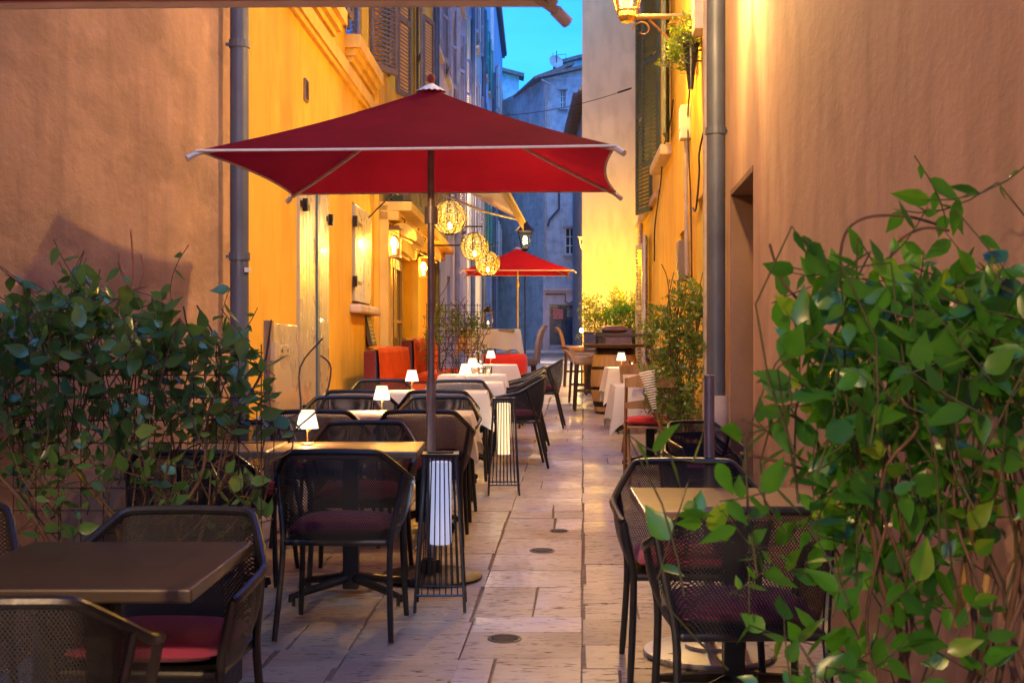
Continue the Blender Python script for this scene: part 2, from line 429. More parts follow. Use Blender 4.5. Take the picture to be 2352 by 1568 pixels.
# ------------------------------------------------------------------ walls
class Wall:
    """plane X = a + b*d; side=-1: building lies to -X, +1: to +X"""
    def __init__(s, a, b, side): s.a, s.b, s.side = a, b, side
    def x(s, d): return s.a + s.b * d
    def p(s, d, n=0, z=0):
        """n metres out of the wall into the lane"""
        L = math.hypot(1, s.b)
        return Vector((s.x(d) - s.side * n / L, d + s.side * n * s.b / L, z))
    @property
    def rz(s): return -math.atan(s.b)
def fbox(mb, w, d0, d1, n0, n1, z0, z1, tint=.5):
    P = [w.p(d0, n0, z0), w.p(d1, n0, z0), w.p(d1, n1, z0), w.p(d0, n1, z0), w.p(d0, n0, z1), w.p(d1, n0, z1), w.p(d1, n1, z1), w.p(d0, n1, z1)]
    mb.add(P, [(3, 2, 1, 0), (4, 5, 6, 7), (0, 1, 5, 4), (1, 2, 6, 5), (2, 3, 7, 6), (3, 0, 4, 7)], tint)
def facade(name, w, d0, d1, z1, m, openings=(), label='', depth=.32, thick=5, zb=-.3, cat='building'):
    """solid block with recessed openings (d0,d1,z0,z1)"""
    t = thing(name, label, cat, (0, 0, 0))
    ds = sorted({d0, d1, *[o[0] for o in openings], *[o[1] for o in openings]})
    zs = sorted({zb, z1, *[o[2] for o in openings], *[o[3] for o in openings]})
    mb = MB()
    for i in range(len(ds) - 1):
        for j in range(len(zs) - 1):
            a, b, c, e = ds[i], ds[i + 1], zs[j], zs[j + 1]
            if any(o[0] <= a and o[1] >= b and o[2] <= c and o[3] >= e for o in openings): continue
            mb.add([w.p(a, 0, c), w.p(b, 0, c), w.p(b, 0, e), w.p(a, 0, e)], [(0, 1, 2, 3)])
    for o in openings:
        a, b, c, e = o[:4]
        P = [w.p(a, 0, c), w.p(b, 0, c), w.p(b, 0, e), w.p(a, 0, e), w.p(a, -depth, c), w.p(b, -depth, c), w.p(b, -depth, e), w.p(a, -depth, e)]
        mb.add(P, [(0, 1, 5, 4), (1, 2, 6, 5), (2, 3, 7, 6), (3, 0, 4, 7), (4, 5, 6, 7)])
    P = [w.p(d0, 0, zb), w.p(d1, 0, zb), w.p(d1, -thick, zb), w.p(d0, -thick, zb), w.p(d0, 0, z1), w.p(d1, 0, z1), w.p(d1, -thick, z1), w.p(d0, -thick, z1)]
    mb.add(P, [(4, 5, 6, 7), (1, 2, 6, 5), (2, 3, 7, 6), (3, 0, 4, 7)])
    mb.build('wall', m, t)
    return t
def louvre(t, w, d, z0, z1, width, ang, m, name='shutter', n=.03):
    """louvred shutter hinged on the wall at d, swung out by ang from the wall plane towards larger (width>0) or smaller d"""
    s_ = 1 if width > 0 else -1; wd = abs(width)
    o = w.p(d, n, 0)
    td = Vector((w.b, 1, 0)).normalized() * s_
    nd = Vector((-w.side, w.side * w.b, 0)).normalized()
    u = td * math.cos(ang) + nd * math.sin(ang); v = Vector((0, 0, 1)).cross(u)
    def bx(mb, a0, a1, c0, c1, th, tilt=0):
        P = []
        for zz in (c0, c1):
            for (aa, bb) in ((a0, -th / 2), (a1, -th / 2), (a1, th / 2), (a0, th / 2)):
                sh = tilt * (1 if zz == c1 else -1)
                P.append(o + u * aa + v * (bb + sh) + Vector((0, 0, zz)))
        mb.add(P, [(3, 2, 1, 0), (4, 5, 6, 7), (0, 1, 5, 4), (1, 2, 6, 5), (2, 3, 7, 6), (3, 0, 4, 7)])
    mb = MB()
    bx(mb, 0, .06, z0, z1, .035); bx(mb, wd - .06, wd, z0, z1, .035)
    h = (z1 - z0)
    for zz in (z0, z0 + h * .48, z1 - .08): bx(mb, .06, wd - .06, zz, zz + .08, .033)
    zz = z0 + .1
    while zz < z1 - .12:
        if not (z0 + h * .48 - .04 < zz < z0 + h * .48 + .08): bx(mb, .06, wd - .06, zz, zz + .035, .008, .012)
        zz += .055
    return mb.build(name, m, t)
def downpipe(w, d, z0, z1, r, m, label, n=.1, collar=None, collars=(2.2, 4.2)):
    t = thing('downpipe', label, 'pipe', w.p(d, n, z0))
    MB().tube([(0, 0, 0), (0, 0, z1 - z0)], r, 16, tint=.5).build('pipe', m, t, smooth='auto')
    for c in collars:
        if z0 < c < z1:
            MB().tube([(0, 0, c - z0 - .025), (0, 0, c - z0 + .025)], r * 1.13, 16).box((w.side * .05, 0, c - z0), (.08, .02, .02)).build('bracket', m, t)
    return t
LW = Wall(-2.1, .02, -1)
RA = Wall(.95, .068, 1)
RB = Wall(1.1865, .045, 1)
RG = 'round downpipes on the house fronts'

t = facade('salmon_house', LW, -8, 9.15, 7.6, M['salmon'], label='weathered salmon plaster house beside the dark front table')
t = facade('ochre_house', LW, 9.15, 16.5, 7.6, M['ochre'],
           [(11.25, 12.6, .3, 3.05), (14.55, 16.05, 1.86, 3.02), (14.1, 15.95, 4.78, 6.9), (11.2, 12.9, 4.78, 6.9)], label='bright ochre house with tall cream shutters', depth=.12)
mb = MB(); fbox(mb, LW, 9.2, 16.5, 0, .07, 4.30, 4.44); fbox(mb, LW, 9.2, 16.5, 0, .04, 4.25, 4.30)
mb.build('string_course', M['ochre_trim'], t)
for a, b in ((11.0, 13.05), (14.0, 16.1)):
    mb = MB(); fbox(mb, LW, a, b, 0, .17, 4.64, 4.78); fbox(mb, LW, a + .05, b - .05, 0, .12, 4.56, 4.64); fbox(mb, LW, a + .1, b - .1, 0, .07, 4.5, 4.56)
    mb.build('window_sill', M['ochre_trim'], t)
    mb = MB(); fbox(mb, LW, a + .3, b - .3, -.11, -.06, 4.8, 6.9); mb.build('window', M['pane'], t)
louvre(t, LW, 14.05, 4.84, 6.9, -.75, .15, M['shutter_brown'])
louvre(t, LW, 15.98, 4.84, 6.9, .6, .45, M['shutter_brown'])
louvre(t, LW, 12.95, 4.84, 6.9, .7, .15, M['shutter_brown'])
# tall boarded shutters, closed, with a dark gap
def boards(t, w, d0, d1, z0, z1, n, nb, m, name):
    mb = MB(); k = (d1 - d0) / nb
    for i in range(nb):
        a = d0 + i * k; fbox(mb, w, a + .006, a + k - .006, n, n + .028, z0, z1)
        fbox(mb, w, a, a + k, n - .01, n + .014, z0 + .002, z1 - .002)
    return mb.build(name, m, t, bevel=.003)
s1 = boards(t, LW, 11.2, 12.02, .32, 3.1, .0, 5, M['shutter_cream'], 'board_shutter')
s2 = boards(t, LW, 12.17, 12.78, .33, 3.1, .0, 4, M['shutter_cream'], 'board_shutter')
mb = MB(); fbox(mb, LW, 12.03, 12.16, -.02, .045, .32, 3.1); mb.build('shutter_post', mat('blue_grey_paint', (.12, .16, .17), .4, 0, .15, 4, .05), t)
for s, dd in ((s1, 11.3), (s2, 12.7)):
    for z in (.8, 2.62):
        mb = MB(); fbox(mb, LW, dd - .08, dd + .35 if s is s1 else dd + .06, .028, .04, z, z + .05); fbox(mb, LW, dd + .04, dd + .1, .02, .07, z - .03, z + .08)
        mb.build('hinge', M['iron'], s)
# pale closed window shutter with sill
s = MB(); fbox(s, LW, 14.6, 15.3, -.02, .03, 1.9, 3.0); fbox(s, LW, 15.33, 16.0, -.02, .03, 1.9, 3.0); sh = s.build('window_shutter', M['shutter_cream'], t, bevel=.006)
for z in (2.1, 2.78):
    mb = MB(); fbox(mb, LW, 14.55, 15.1, .03, .04, z, z + .035); fbox(mb, LW, 14.53, 14.6, .01, .06, z - .04, z + .08); mb.build('hinge', M['iron'], sh)
mb = MB(); fbox(mb, LW, 14.4, 16.2, -.05, .13, 1.76, 1.86); mb.build('window_sill', M['sill'], t, bevel=.025)
# low panel with strap hinges
mb = MB(); fbox(mb, LW, 10.0, 11.1, 0, .035, .3, 1.58); pn = mb.build('service_hatch', M['shutter_cream'], t, bevel=.008)
mb = MB(); fbox(mb, LW, 9.86, 9.99, 0, .05, .28, 1.6); mb.build('hatch_frame', M['shutter_brown'], pn)
for z in (1.32, .72):
    mb = MB(); fbox(mb, LW, 9.95, 10.65, .035, .05, z, z + .09); fbox(mb, LW, 9.87, 9.98, .04, .09, z - .03, z + .12); hb = mb.build('strap_hinge', M['shutter_cream'], pn, bevel=.004)
    mb = MB(); 
    for q in (10.1, 10.3, 10.33, 10.55): fbox(mb, LW, q, q + .02, .05, .053, z + .03, z + .06)
    mb.build('hinge_bolts', M['iron'], pn)
vg = thing('vent_grille', 'small dark vent grille set in the ochre wall', 'vent', LW.p(11.6, .0, 3.62), LW.rz)
MB().box((.012, 0, .08), (.02, .16, .2)).build('grille_frame', M['shutter_brown'], vg)
mb = MB()
for k in range(7): mb.box((.026, 0, .01 + k * .024), (.008, .12, .01))
mb.build('slats', M['iron'], vg)
big = downpipe(LW, 8.5, .05, 7.6, .062, M['pipe'], 'thick zinc downpipe where the salmon wall meets the ochre wall', .13, collars=(.9, 2.0, 3.4, 4.9))
mb = MB(); mb.box((.058, -.012, 1.86), (.03, .075, .03)); mb.build('pipe_label', M['box_grey'], big)
# restaurant front ---------------------------------------------------------
t = facade('restaurant_front', Wall(-2.04, .02, -1), 16.5, 25, 12, M['ochre'], [(17.35, 20.7, .25, 2.72), (17.4, 18.4, 5.0, 7.2), (21.5, 22.6, 5.0, 7.2)],
           label='ochre restaurant front with glazed brown doors under a black fascia', depth=.35)
w2 = Wall(-2.04, .02, -1)
mb = MB(); fbox(mb, w2, 16.55, 16.85, 0, .12, -.1, 3.2); fbox(mb, w2, 17.2, 17.34, 0, .09, .2, 3.0); fbox(mb, w2, 20.72, 21.1, 0, .12, .2, 3.2); fbox(mb, w2, 17.2, 20.9, .0, .1, 2.74, 2.95)
mb.build('door_surround', M['ochre_trim'], t, bevel=.01)
mb = MB(); fbox(mb, w2, 16.55, 24.9, 0, .42, 3.12, 3.24); fbox(mb, w2, 16.55, 24.9, 0, .25, 3.0, 3.12); mb.build('cornice', M['ochre_trim'], t, bevel=.01)
for i, (a, b) in enumerate(((17.4, 18.4), (18.45, 19.5), (19.55, 20.65))):
    mb = MB(); 
    fbox(mb, w2, a, a + .13, -.2, -.12, .4, 2.7); fbox(mb, w2, b - .13, b, -.2, -.12, .4, 2.7)
    fbox(mb, w2, a + .13, b - .13, -.2, -.12, .4, .95); fbox(mb, w2, a + .13, b - .13, -.2, -.12, 2.55, 2.7); fbox(mb, w2, a + .13, b - .13, -.19, -.13, 1.72, 1.77)
    dr = mb.build('door', M['mid_wood'], t, bevel=.005)
    mb = MB(); fbox(mb, w2, a + .13, b - .13, -.17, -.155, .95, 2.55); mb.build('door_pane', M['pane'], dr)
    mb = MB(); fbox(mb, w2, b - .11, b - .07, -.12, -.06, 1.35, 1.5); mb.build('handle', M['brass'], dr)
for a, b in ((17.5, 18.3), (21.6, 22.5)):
    mb = MB(); fbox(mb, w2, a, b, -.3, -.2, 5.0, 7.2); mb.build('window', M['pane'], t)
for d_, wd in ((17.35, -.55), (18.45, .6), (21.45, -.6), (22.65, .6)): louvre(t, w2, d_, 5.0, 7.2, wd, .22, M['shutter_brown'])
fs = thing('fascia_board', 'long black fascia board with scratchy chalk strokes over the restaurant doors', 'sign', (0, 0, 0))
mb = MB(); fbox(mb, w2, 16.6, 23.5, .30, .40, 3.26, 4.1); mb.build('board', M['signboard'], fs)
mb = MB(); r = random.Random(5)
for i in range(90):
    d = r.uniform(16.7, 23.3); z = r.uniform(3.3, 3.8); h = r.uniform(.08, .3)
    p = [w2.p(d, .405, z), w2.p(d + r.uniform(-.03, .03), .405, z + h * .5), w2.p(d + r.uniform(-.05, .05), .405, z + h)]
    mb.tube(p, .004, 4)
mb.build('chalk_strokes', M['chalk'], fs)
mn = thing('menu_board', 'cream framed menu sheet fixed beside the restaurant doors', 'menu', (0, 0, 0))
mb = MB(); fbox(mb, w2, 16.92, 17.14, .0, .03, 1.75, 2.3); mb.build('frame', M['dark_wood'], mn)
mb = MB(); fbox(mb, w2, 16.94, 17.12, .03, .035, 1.78, 2.27); mb.build('sheet', M['paper'], mn)
mb = MB()
for k in range(14): fbox(mb, w2, 16.97, 17.0 + r.uniform(.04, .1), .0352, .037, 1.82 + k * .03, 1.828 + k * .03)
mb.build('menu_lines', M['iron'], mn)
# patio heaters / speakers under the fascia
def heater(d, label):
    t = thing('patio_heater', label, 'heater', w2.p(d, .0, 2.98), w2.rz, 'perforated heaters above the lanterns')
    MB().box((.08, 0, .02), (.16, .14, .16)).build('wall_bracket', M['iron'], t)
    m_ = M['ochre_trim']
    mb = MB(); n = 16; L = 1.15
    P = []; fsx = []
    for i, y in enumerate((-L / 2, L / 2)):
        for k in range(n + 1):
            a = PI * .05 + PI * k / n * .95
            P.append((.33 + .19 * math.cos(a), y, -.02 + .17 * math.sin(a)))
    fsx = [(k, k + 1, n + 2 + k, n + 1 + k) for k in range(n)] + [tuple(range(n, -1, -1)), tuple(range(n + 1, 2 * n + 2))]
    mb.add(P, fsx); o = mb.build('hood', m_, t)
    o.rotation_euler = (0, .5, 0)
    MB().box((.33, 0, -.035), (.3, 1.1, .02)).build('perforated_panel', netting('perforated_steel', (.55, .36, .14), .016, .45), t).rotation_euler = (0, .5, 0)
    mb = MB(); mb.tube([(.1, -.3, .35), (.2, -.35, .12), (.3, -.4, .05), (.16, -.5, -.3)], .008, 6); mb.build('cable', M['cable'], t)
heater(17.3, 'perforated radiant heater above the nearer wall lantern')
heater(20.4, 'perforated radiant heater above the lantern past the doors')

# facades further up on the same side -------------------------------------------
def row(name, d0, d1, h, m, label, wins, off=0.0, pane='pane'):
    w = Wall(-2.1 + off, .02, -1)
    ops = [(a, b, z0, z1) for a, b, z0, z1, *_ in wins]
    t = facade(name, w, d0, d1, h, M[m], ops, label=label)
    for a, b, z0, z1, sm, ang in wins:
        mb = MB(); fbox(mb, w, a, b, -.3, -.24, z0, z1); q = mb.build('window', M['pane'], t)
        mb = MB(); k = (a + b) / 2
        for x0, x1 in ((a, a + .05), (k - .03, k + .03), (b - .05, b)): fbox(mb, w, x0, x1, -.24, -.2, z0, z1)
        for zz in (z0, (z0 + z1) / 2, z1 - .05): fbox(mb, w, a + .05, b - .05, -.235, -.205, zz, zz + .05)
        mb.build('window_frame', M['shutter_white'], q)
        mb = MB(); fbox(mb, w, a - .1, b + .1, -.1, .1, z0 - .09, z0 - .002); mb.build('window_sill', M['sill'], q)
        if sm:
            louvre(t, w, a - .02, z0, z1, -(b - a) / 2, ang, M[sm]); louvre(t, w, b + .02, z0, z1, (b - a) / 2, ang, M[sm])
    return t, w
def wl(ds, zs, wd, h, sm, ang): return [(d, d + wd, z, z + h, sm, ang) for d in ds for z in zs]
row('lilac_house', 25, 31.5, 14, 'lilac', 'dusty lilac plaster house just past the restaurant', wl((26, 28.8), (4.3, 7.4, 10.4), 1.1, 1.9, 'shutter_grey', .22) + wl((26.4, 29.4), (.75,), 1.0, 2.2, None, 0), .03)
row('mauve_house', 31.5, 39, 16, 'salmon2', 'mauve plaster house with grey louvred shutters', wl((32.6, 35.8), (4.4, 7.6, 10.8), 1.1, 2.0, 'shutter_grey', .3) + wl((33.2,), (.7,), 1.2, 2.4, None, 0), -.04)
row('cream_house', 39, 47, 17, 'pale', 'narrow cream house with lamp-lit lower wall', wl((40, 43.4), (4.6, 8, 11.4), 1.1, 2.0, 'shutter_grey', .25) + wl((41,), (.9,), 1.2, 2.3, None, 0), .02)
row('white_house', 47, 58, 17, 'white_wall', 'bluish white house with teal shutters', wl((48.4, 52, 55.4), (5, 8.6, 12.2), 1.1, 2.1, 'shutter_teal', .22), -.03)
row('pale_blue_house', 58, 72, 17.3, 'white_wall', 'tall pale blue house at the far end of the row', wl((59.8, 64, 68), (5, 8.6, 12.2), 1.1, 2.0, 'shutter_white', .3), .12)
t = thing('roof_eave', 'overhanging clay tile eave on the tall pale blue house', 'eave', (0, 0, 0))
w = Wall(-1.98, .02, -1)
mb = MB(); fbox(mb, w, 57.8, 72.2, -.8, .14, 17.31, 17.42); mb.build('eave_boards', M['dark_wood'], t)
mb = MB()
for k in range(60):
    d = 57.9 + k * .24
    mb.tube([w.p(d, -.9, 17.75), w.p(d, .24, 17.48)], .1, 8)
mb.build('eave_tiles', M['tile_roof'], t)
for d, r_, m_, lb in ((24.9, .06, 'pipe', 'grey downpipe between the restaurant and the lilac house'), (31.4, .07, 'pipe_pale', 'pale painted downpipe on the lilac house edge'),
                      (38.9, .07, 'pipe', 'grey downpipe between the mauve and cream houses'), (46.9, .08, 'pipe', 'bluish downpipe between the cream and white houses'), (57.8, .08, 'pipe', 'downpipe at the edge of the pale blue house')):
    downpipe(LW, d, g(d), 13.5, r_, M[m_], lb, .14)
# ------------------------------------------------------------------ lane side opposite
t = facade('smooth_salmon_house', RA, -8, 10.28, 7.6, M['salmon2'], [(7.95, 9.3, .1, 2.53)], label='smooth salmon house with a deep door recess', depth=.34)
mb = MB(); fbox(mb, RA, 7.96, 9.29, -.33, -.27, .1, 2.5); dr = mb.build('door', M['shutter_brown'], t)
mb = MB(); fbox(mb, RA, 9.26, 9.298, -.27, .004, .1, 2.49); fbox(mb, RA, 7.952, 9.298, -.27, .0035, 2.49, 2.528); mb.build('shade_lining', M['reveal_shade'], t)  # darker brown lining: shade on far jamb and soffit put into the colour
mb = MB(); fbox(mb, RA, 9.05, 9.12, -.27, -.21, 1.15, 1.3); mb.build('handle', M['brass'], dr)
t = facade('yellow_house', RB, 10.28, 22.4, 9.5, M['yellow'], [(11.1, 12.0, .3, 2.75), (12.9, 13.9, .32, 2.6), (15.2, 16.7, 3.75, 6.5), (19.4, 20.3, .9, 3.0)],
           label='lamp-lit yellow house with green louvred shutters', depth=.25)
mb = MB(); fbox(mb, RB, 11.12, 11.98, -.24, -.19, .3, 2.74); fbox(mb, RB, 12.92, 13.88, -.24, -.19, .32, 2.59); mb.build('door', M['shutter_brown'], t)
mb = MB(); fbox(mb, RB, 15.2, 16.7, -.24, -.19, 3.75, 6.5); q = mb.build('window', M['pane'], t)
mb = MB(); fbox(mb, RB, 15.0, 16.9, -.1, .14, 3.62, 3.74); mb.build('window_sill', M['sill'], q, bevel=.02)
louvre(t, RB, 15.15, 3.78, 6.6, -.7, .14, M['shutter_green']); louvre(t, RB, 16.75, 3.78, 6.6, .7, .25, M['shutter_green'])
louvre(t, RB, 18.3, 3.3, 6.2, .7, .25, M['shutter_green'])
louvre(t, RB, 19.35, .95, 3.0, -.6, .12, M['shutter_white']); louvre(t, RB, 20.35, .95, 3.0, .6, .12, M['shutter_white'])
mb = MB(); 
for z in (3.35,): fbox(mb, RB, 17.1, 22.3, 0, .06, z, z + .1)
fbox(mb, RB, 20.9, 21.3, 0, .05, .5, 9.3)
mb.build('wall_trim', M['salmon2'], t)
pp = downpipe(RA, 9.55, 0, 7.6, .070, M['pipe'], 'thick grey downpipe at the corner of the smooth salmon house', .085, collars=(.95, 3.0, 5.0))
MB().tube([(0, 0, .05), (0, 0, .78)], .084, 18).build('shoe', M['pipe_pale'], pp, smooth='auto')
MB().tube([(0, 0, .78), (0, 0, 1.04)], .1, 18).build('shoe_collar', M['pipe_pale'], pp, smooth='auto')
downpipe(RB, 10.45, .3, 7.6, .035, M['pipe_pale'], 'slim pale pipe beside the thick corner downpipe', .07, collars=(1.1, 1.6, 3.0))
# facing wall across the end of the lane's widening
t = thing('pale_house', 'tall blank pale house whose lower wall glows yellow', 'building', (0, 0, 0))
x0 = (1337 - 1176) * 24 / F; 
mb = MB(); y0 = 24; P = []
fp = [(x0, 24), (2.35, 24), (2.35, 22.42), (6.5, 22.42), (6.5, 34), (x0 * 34 / 24 + .1, 34)]
n = len(fp)
mb.add([(x, y, -.2) for x, y in fp] + [(x, y, 12) for x, y in fp], [(i, (i + 1) % n, n + (i + 1) % n, n + i) for i in range(n)] + [tuple(range(n, 2 * n))])
mb.build('wall', M['pale'], t)
# far right row with the low dark eave
t = thing('far_side_house', 'purplish grey house with a dark sloping tile eave', 'building', (0, 0, 0))
mb = MB(); fp = [(2.62, 44), (2.66, 56.5), (7, 56.5), (7, 44)]; n = 4
mb.add([(x, y, .3) for x, y in fp] + [(x, y, 10.1) for x, y in fp], [(i, (i + 1) % n, n + (i + 1) % n, n + i) for i in range(n)] + [(4, 5, 6, 7)]); mb.build('wall', M['grey_wall'], t)
mb = MB(); mb.add([(2.28, 43.8, 9.95), (2.28, 56.8, 9.95), (2.28, 56.8, 10.12), (2.28, 43.8, 10.12), (6, 43.8, 11.9), (6, 56.8, 11.9), (6, 43.8, 11.7), (6, 56.8, 11.7)],
                  [(0, 1, 2, 3), (3, 2, 5, 4), (0, 6, 7, 1), (0, 3, 4, 6), (1, 7, 5, 2)]); rf = mb.build('roof', M['tile_roof'], t)
mb = MB()
for k in range(44): mb.box((2.34, 44 + k * .29, 9.9), (.5, .09, .07))
mb.build('rafter_ends', M['dark_wood'], rf)
# far corner building that closes the view
FB = 60.0
t = thing('corner_house', 'weathered blue-grey corner house with a pink shop front at the end of the lane', 'building', (0, 0, 0))
def PX(px, d): return (px - 1176) * d / F
def PZ(py, d): return CAMZ + (784 - py) * d / F
xa = PX(1248, FB); xb = 6.0; gz = g(FB)
xl, yl = PX(1172, 66), 66
zt = PZ(182, FB); zr = PZ(150, FB)
def quadx(mb, xs, y, zs, depth=.3):
    mb.add([(xs[0], y, zs[0]), (xs[1], y, zs[0]), (xs[1], y, zs[1]), (xs[0], y, zs[1])], [(0, 1, 2, 3)])
# front wall with shop window recess and two windows
ops = [(PX(1262, FB), PX(1322, FB), gz + .35, PZ(700, FB)), (PX(1298, FB), PX(1321, FB), PZ(584, FB), PZ(522, FB)), (PX(1286, FB), PX(1300, FB), PZ(247, FB), PZ(207, FB))]
zp = PZ(668, FB)
def front(xs0, xs1, z0, z1, ops, name, m, y):
    X = sorted({xs0, xs1, *[o[0] for o in ops], *[o[1] for o in ops]}); Z = sorted({z0, z1, *[o[2] for o in ops], *[o[3] for o in ops]})
    mb = MB()
    for i in range(len(X) - 1):
        for j in range(len(Z) - 1):
            if any(o[0] <= X[i] and o[1] >= X[i + 1] and o[2] <= Z[j] and o[3] >= Z[j + 1] for o in ops): continue
            quadx(mb, (X[i], X[i + 1]), y, (Z[j], Z[j + 1]))
    for a, b, c, e in ops:
        P = [(a, y, c), (b, y, c), (b, y, e), (a, y, e), (a, y + .35, c), (b, y + .35, c), (b, y + .35, e), (a, y + .35, e)]
        mb.add(P, [(0, 1, 5, 4), (1, 2, 6, 5), (2, 3, 7, 6), (3, 0, 4, 7), (4, 5, 6, 7)])
    return mb.build(name, m, t)
front(xa, xb, zp, zt, ops[1:], 'upper_wall', M['far_front'], FB)
front(xa - .02, xb, gz - .2, zp, ops[:1], 'shop_front', M['pink_wall'], FB - .05)
mb = MB(); mb.box(((xa + xb) / 2, FB - .08, zp + .06), (xb - xa, .16, .12)); mb.build('shop_cornice', M['pink_wall'], t)
a, b, c, e = ops[0]
mb = MB(); mb.box(((a + b) / 2, FB + .2, (c + e) / 2), (b - a, .06, e - c)); sw = mb.build('shop_window', M['pane'], t)
MB().box((a + .4, FB + .14, e - .42), (.46, .03, .48)).build('poster', M['screen_red'], sw)
mb = MB()
for i in range(6):
    for j in range(6): mb.box((a + .84 + i * .065, FB + .14, e - .2 - j * .065), (.03, .02, .03))
mb.build('dot_grid', M['paper'], sw)
mb = MB(); rr = random.Random(2)
for k in range(9):
    mb.box((a + .36 + rr.uniform(0, .05), FB + .15, e - .78 - k * .062), (.14 + rr.random() * .2, .02, .012))
mb.build('window_text_lines', M['chalk'], sw)
mb = MB(); mb.box(((a + b) / 2, FB - .1, c - .12), (b - a + .1, .2, .2)); mb.build('shop_step', M['grey_wall'], t)
for (a, b, c, e) in ops[1:]:
    q = MB().box(((a + b) / 2, FB + .25, (c + e) / 2), (b - a, .05, e - c)).build('window', M['pane'], t)
    mb = MB(); k = (a + b) / 2
    for x in (a + .03, k, b - .03): mb.box((x, FB + .2, (c + e) / 2), (.05, .05, e - c))
    for z in (c + .03, c + (e - c) * .33, c + (e - c) * .66, e - .03): mb.box((k, FB + .195, z), (b - a, .05, .04))
    mb.build('window_frame', M['shutter_white'], q)
    mb = MB(); mb.box((k, FB - .06, c - .06), (b - a + .16, .14, .1)); mb.box((k, FB - .03, e + .05), (b - a + .2, .08, .09)); mb.build('window_sill', M['grey_wall'], q)
# angled wing going back to the other side
mb = MB(); P = [(xl - 1.5, yl + 1.9, .3), (xa, FB, .3), (xa, FB, PZ(184, FB)), (xl - 1.5, yl + 1.9, PZ(240, 66))]
mb.add(P, [(0, 1, 2, 3)]); P2 = [(xl - 1.5, yl + 6, .3), (6, FB + 8, .3), (6, FB, .3)]
mb.add([(xl - 1.5, yl + 1.9, .3), (xl - 1.5, yl + 8, .3), (xl - 1.5, yl + 8, PZ(240, 66)), (xl - 1.5, yl + 1.9, PZ(240, 66))], [(3, 2, 1, 0)])
mb.build('angled_wall', M['far_wall'], t)
ux = Vector((xl - xa, yl - FB, 0)); ux_n = ux.normalized(); nn = Vector((ux_n.y, -ux_n.x, 0)); nn = nn if nn.y < 0 else -nn
def AW(s, n, z): return Vector((xa, FB, 0)) + ux_n * s + nn * n + Vector((0, 0, z))
def abox(mb, s0, s1, n0, n1, z0, z1):
    P = [AW(s0, n0, z0), AW(s1, n0, z0), AW(s1, n1, z0), AW(s0, n1, z0), AW(s0, n0, z1), AW(s1, n0, z1), AW(s1, n1, z1), AW(s0, n1, z1)]
    mb.add(P, [(3, 2, 1, 0), (4, 5, 6, 7), (0, 1, 5, 4), (1, 2, 6, 5), (2, 3, 7, 6), (3, 0, 4, 7)])
LL = ux.length
def sOf(px):  # distance along the wing seen at px
    k = (px - 1176) / F
    return (k * FB - xa) / (ux_n.x - k * ux_n.y)
for (p0, p1, z0, z1, nm, m_) in ((1212, 1199, 1.9, 3.9, 'louvred_window', 'shutter_white'), (1237, 1221, 1.1, 3.5, 'door', 'shutter_grey'), (1214, 1203, 9.6, 11.4, 'louvred_window', 'shutter_white'), (1222, 1206, 5.6, 7.6, 'louvred_window', 'shutter_grey')):
    s0, s1 = sOf(p0), sOf(p1)
    mb = MB(); abox(mb, s0, s1, 0, .05, z0, z1); q = mb.build(nm, M[m_], t)
    mb = MB(); z = z0 + .08
    if nm != 'door':
        while z < z1 - .08:
            abox(mb, s0 + .06, (s0 + s1) / 2 - .04, .05, .06, z, z + .05); abox(mb, (s0 + s1) / 2 + .04, s1 - .06, .05, .06, z, z + .05); z += .11
        mb.build('louvres', M['dark'], q)
    else:
        abox(mb, s0 + .12, s1 - .12, .05, .06, z0 + .1, z1 - .6); abox(mb, s0 + .12, s1 - .12, .05, .06, z1 - .5, z1 - .1); mb.build('door_panels', M['pane'], q)
mb = MB()
ze0, ze1 = PZ(184, FB), PZ(240, 66)
Q = [AW(-.1, .45, ze0), AW(LL + 1.9, .45, ze1 - .35), AW(LL + 1.9, -1.5, ze1 + .5), AW(-.1, -1.5, ze0 + .8)]
mb.add(Q + [q + Vector((0, 0, .14)) for q in Q], [(3, 2, 1, 0), (4, 5, 6, 7), (0, 1, 5, 4), (1, 2, 6, 5), (2, 3, 7, 6), (3, 0, 4, 7)])
mb.build('wing_roof', M['tile_roof'], t)
mb = MB(); mb.add([(xa - .2, FB - .4, zt), (xb, FB - .4, zt + 1.0), (xb, FB - .4, zt + 1.2), (xa - .2, FB - .4, zt + .15), (xa - .2, FB + 4, zt + .6), (xb, FB + 4, zt + 2.0)], [(0, 1, 2, 3), (3, 2, 5, 4), (0, 3, 4)])
mb.build('roof', M['tile_roof'], t)
mb = MB(); mb.add([(xa, FB, zt), (xb, FB, zt), (xb, FB, zt + 1.1)], [(0, 1, 2)]); mb.build('gable', M['far_wall'], t)
MB().tube([(xa - .1, FB - .35, zt - .1), (xa + .3, FB - .3, zt - .3), (xa + .35 - .25, FB - .12, zt - 1.1), (xa + .08, FB - .12, 5.2)], .06, 8).build('gutter_pipe', M['pipe_pale'], t, smooth='auto')
MB().tube([(PX(1284, FB), FB - .1, PZ(438, FB)), (PX(1284, FB), FB - .1, PZ(480, FB)), (PX(1262, FB), FB - .1, PZ(505, FB)), (PX(1258, FB), FB - .1, PZ(520, FB))], .05, 8).build('waste_pipe', M['pipe'], t, smooth='auto')
MB().tube([(xa + .1, FB - .1, zp - .15), (PX(1298, FB), FB - .1, zp - .15), (PX(1298, FB), FB - .1, zp - .5), (PX(1306, FB), FB - .1, zp - .6), (PX(1316, FB), FB - .1, zp - .5)], .03, 6).build('cable_run', M['cable'], t)
